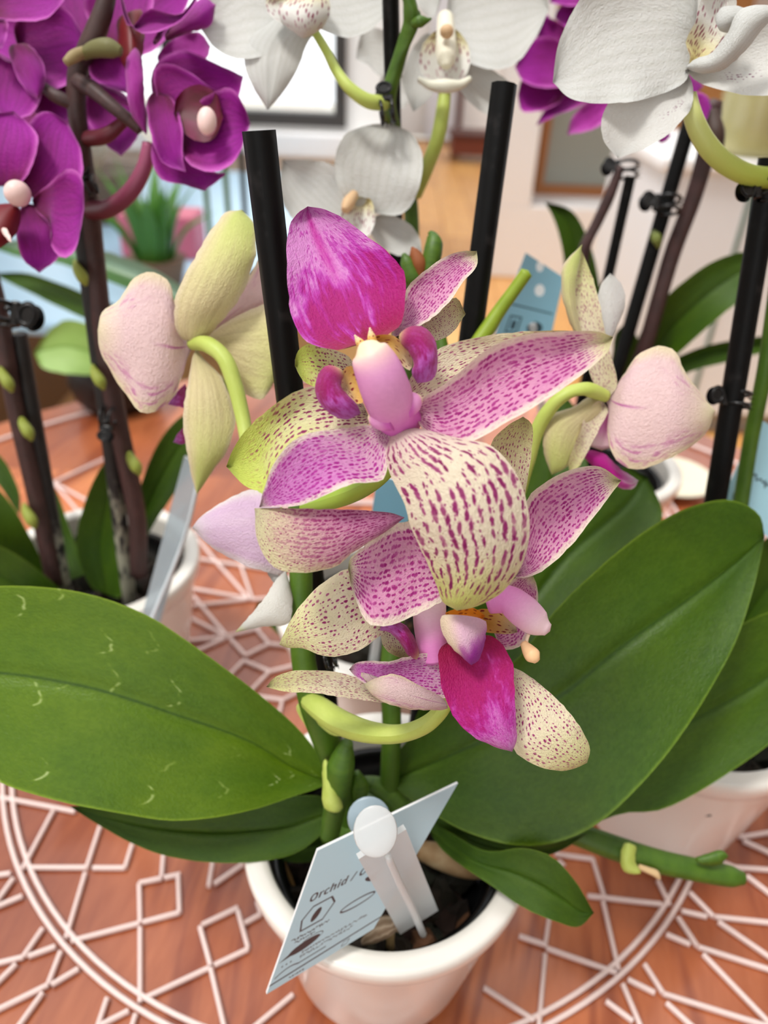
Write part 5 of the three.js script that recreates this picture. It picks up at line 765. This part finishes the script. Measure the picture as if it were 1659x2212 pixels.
  tube('stem', st, [[460, 690, 0.62, 16], [490, 780, 0.63, 16], [500, 900, 0.66, 16]], M.stem);
}
{ // white cabinet with a framed picture, right of the passage
  const z = -3.9, xl = onZ(1075, 400, z).x, xr = xl + 1.25, xp = onZ(1165, 300, z).x, ys = onZ(1150, 445, z).y;
  const c = thing('white_cabinet', 'open white cabinet standing on the wooden floor behind the black stake', 'cabinet', V((xl + xr) / 2, 0, z));
  put('base', c, box(xl, xr, 0, ys, z - 0.5, z, 0.01), whiteM);
  put('side_panel', c, box(xl, xp, ys, 1.5, z - 0.5, z), whiteM);
  put('side_panel', c, box(xr - 0.06, xr, ys, 1.5, z - 0.5, z), whiteM);
  put('back_panel', c, box(xp, xr - 0.06, ys, 1.5, z - 0.5, z - 0.47), mat(0xc98f55, 0.6));
  put('top', c, box(xl, xr, 1.5, 1.55, z - 0.5, z), whiteM);
  const p = thing('framed_picture', 'wood framed grey picture leaning inside the white cabinet', 'picture', V(xp + 0.3, ys, z - 0.3)), fm = mat(0xa86c3c, 0.5);
  const px0 = xp + 0.06, px1 = xp + 0.6, y0 = ys, y1 = ys + 0.55, zz = z - 0.33;
  put('frame_side', p, box(px0, px0 + 0.04, y0, y1, zz, zz + 0.04), fm); put('frame_side', p, box(px1 - 0.04, px1, y0, y1, zz, zz + 0.04), fm);
  put('frame_bottom', p, box(px0 + 0.04, px1 - 0.04, y0, y0 + 0.05, zz, zz + 0.04), fm); put('frame_top', p, box(px0 + 0.04, px1 - 0.04, y1 - 0.04, y1, zz, zz + 0.04), fm);
  put('picture', p, box(px0 + 0.04, px1 - 0.04, y0 + 0.05, y1 - 0.04, zz, zz + 0.02), mat(0x9ea39a, 0.35));
}
{ // white counter at the right with a yellowish jar
  const z = -2.2, xl = onZ(1395, 560, z).x, top = onZ(1560, 345, z).y;
  const c = thing('white_counter', 'plain white counter front behind the leaning stems at the right', 'counter', V(xl + 0.8, 0, z));
  put('body', c, box(xl, xl + 1.6, 0.08, top - 0.03, z - 0.6, z, 0.008), mat(0xe9ebf0, 0.4));
  put('top', c, box(xl - 0.02, xl + 1.62, top - 0.03, top, z - 0.62, z + 0.02, 0.006), whiteM);
  put('plinth', c, box(xl + 0.04, xl + 1.56, 0, 0.08, z - 0.56, z - 0.05), mat(0x99968f, 0.6));
  put('panel_strip', c, box(onZ(1600, 480, z).x, onZ(1600, 480, z).x + 0.012, 0.1, top - 0.05, z, z + 0.004), mat(0x5d7b72, 0.5));
  const j = onZ(1608, 345, z - 0.12), t = thing('glass_jar', 'pale yellow glass jar on the white counter at the right', 'jar', V(j.x, top, j.z));
  put('glass', t, new THREE.LatheGeometry([[0, 0], [0.085, 0], [0.1, 0.02], [0.1, 0.15], [0.07, 0.19], [0.065, 0.24], [0.06, 0.24], [0.062, 0.19], [0.09, 0.148], [0.09, 0.025], [0, 0.012]].map((q) => new THREE.Vector2(q[0], q[1])), 40).translate(j.x, top, j.z), new THREE.MeshPhysicalMaterial({ color: 0xdcd6a2, roughness: 0.12, transmission: 0.6, thickness: 0, side: THREE.DoubleSide }));
  put('lid', t, new THREE.CylinderGeometry(0.072, 0.072, 0.03, 32).translate(j.x, top + 0.255, j.z), mat(0xd8d6cc, 0.3, { metalness: 0.6 }));
}
{ // dark wooden chest and white posts in the far room
  const z = -7.4, a = onZ(975, 332, z), t = thing('wooden_chest', 'dark reddish brown wooden chest in the far room', 'chest', V(a.x + 0.5, 0, z - 0.2));
  const h = onZ(1000, 300, z).y;
  put('body', t, box(a.x, a.x + 1.1, 0.06, h, z - 0.4, z, 0.01), mat(0x6b2f1f, 0.5)); put('lid', t, box(a.x - 0.02, a.x + 1.12, h, h + 0.04, z - 0.42, z + 0.02, 0.008), mat(0x4c1d14, 0.5));
  for (const [x, w] of [[a.x + 0.02, 0.06], [a.x + 1.02, 0.06]]) put('foot', t, box(x, x + w, 0, 0.06, z - 0.38, z - 0.3), mat(0x4c1d14, 0.5));
  const d = struct('door_1', box(onZ(925, 200, -8.9).x, onZ(990, 200, -8.9).x, 0, 2.1, -9, -8.9), mat(0xdfe0e6, 0.5));
  put('door_frame', d, box(onZ(990, 200, -8.9).x, onZ(1002, 200, -8.9).x, 0, 2.1, -9, -8.86), mat(0x5a2a1b, 0.5));
}
scene.traverse((o) => { if (o.isMesh) { o.castShadow = true; o.receiveShadow = true; } });
renderer.render(scene, camera);
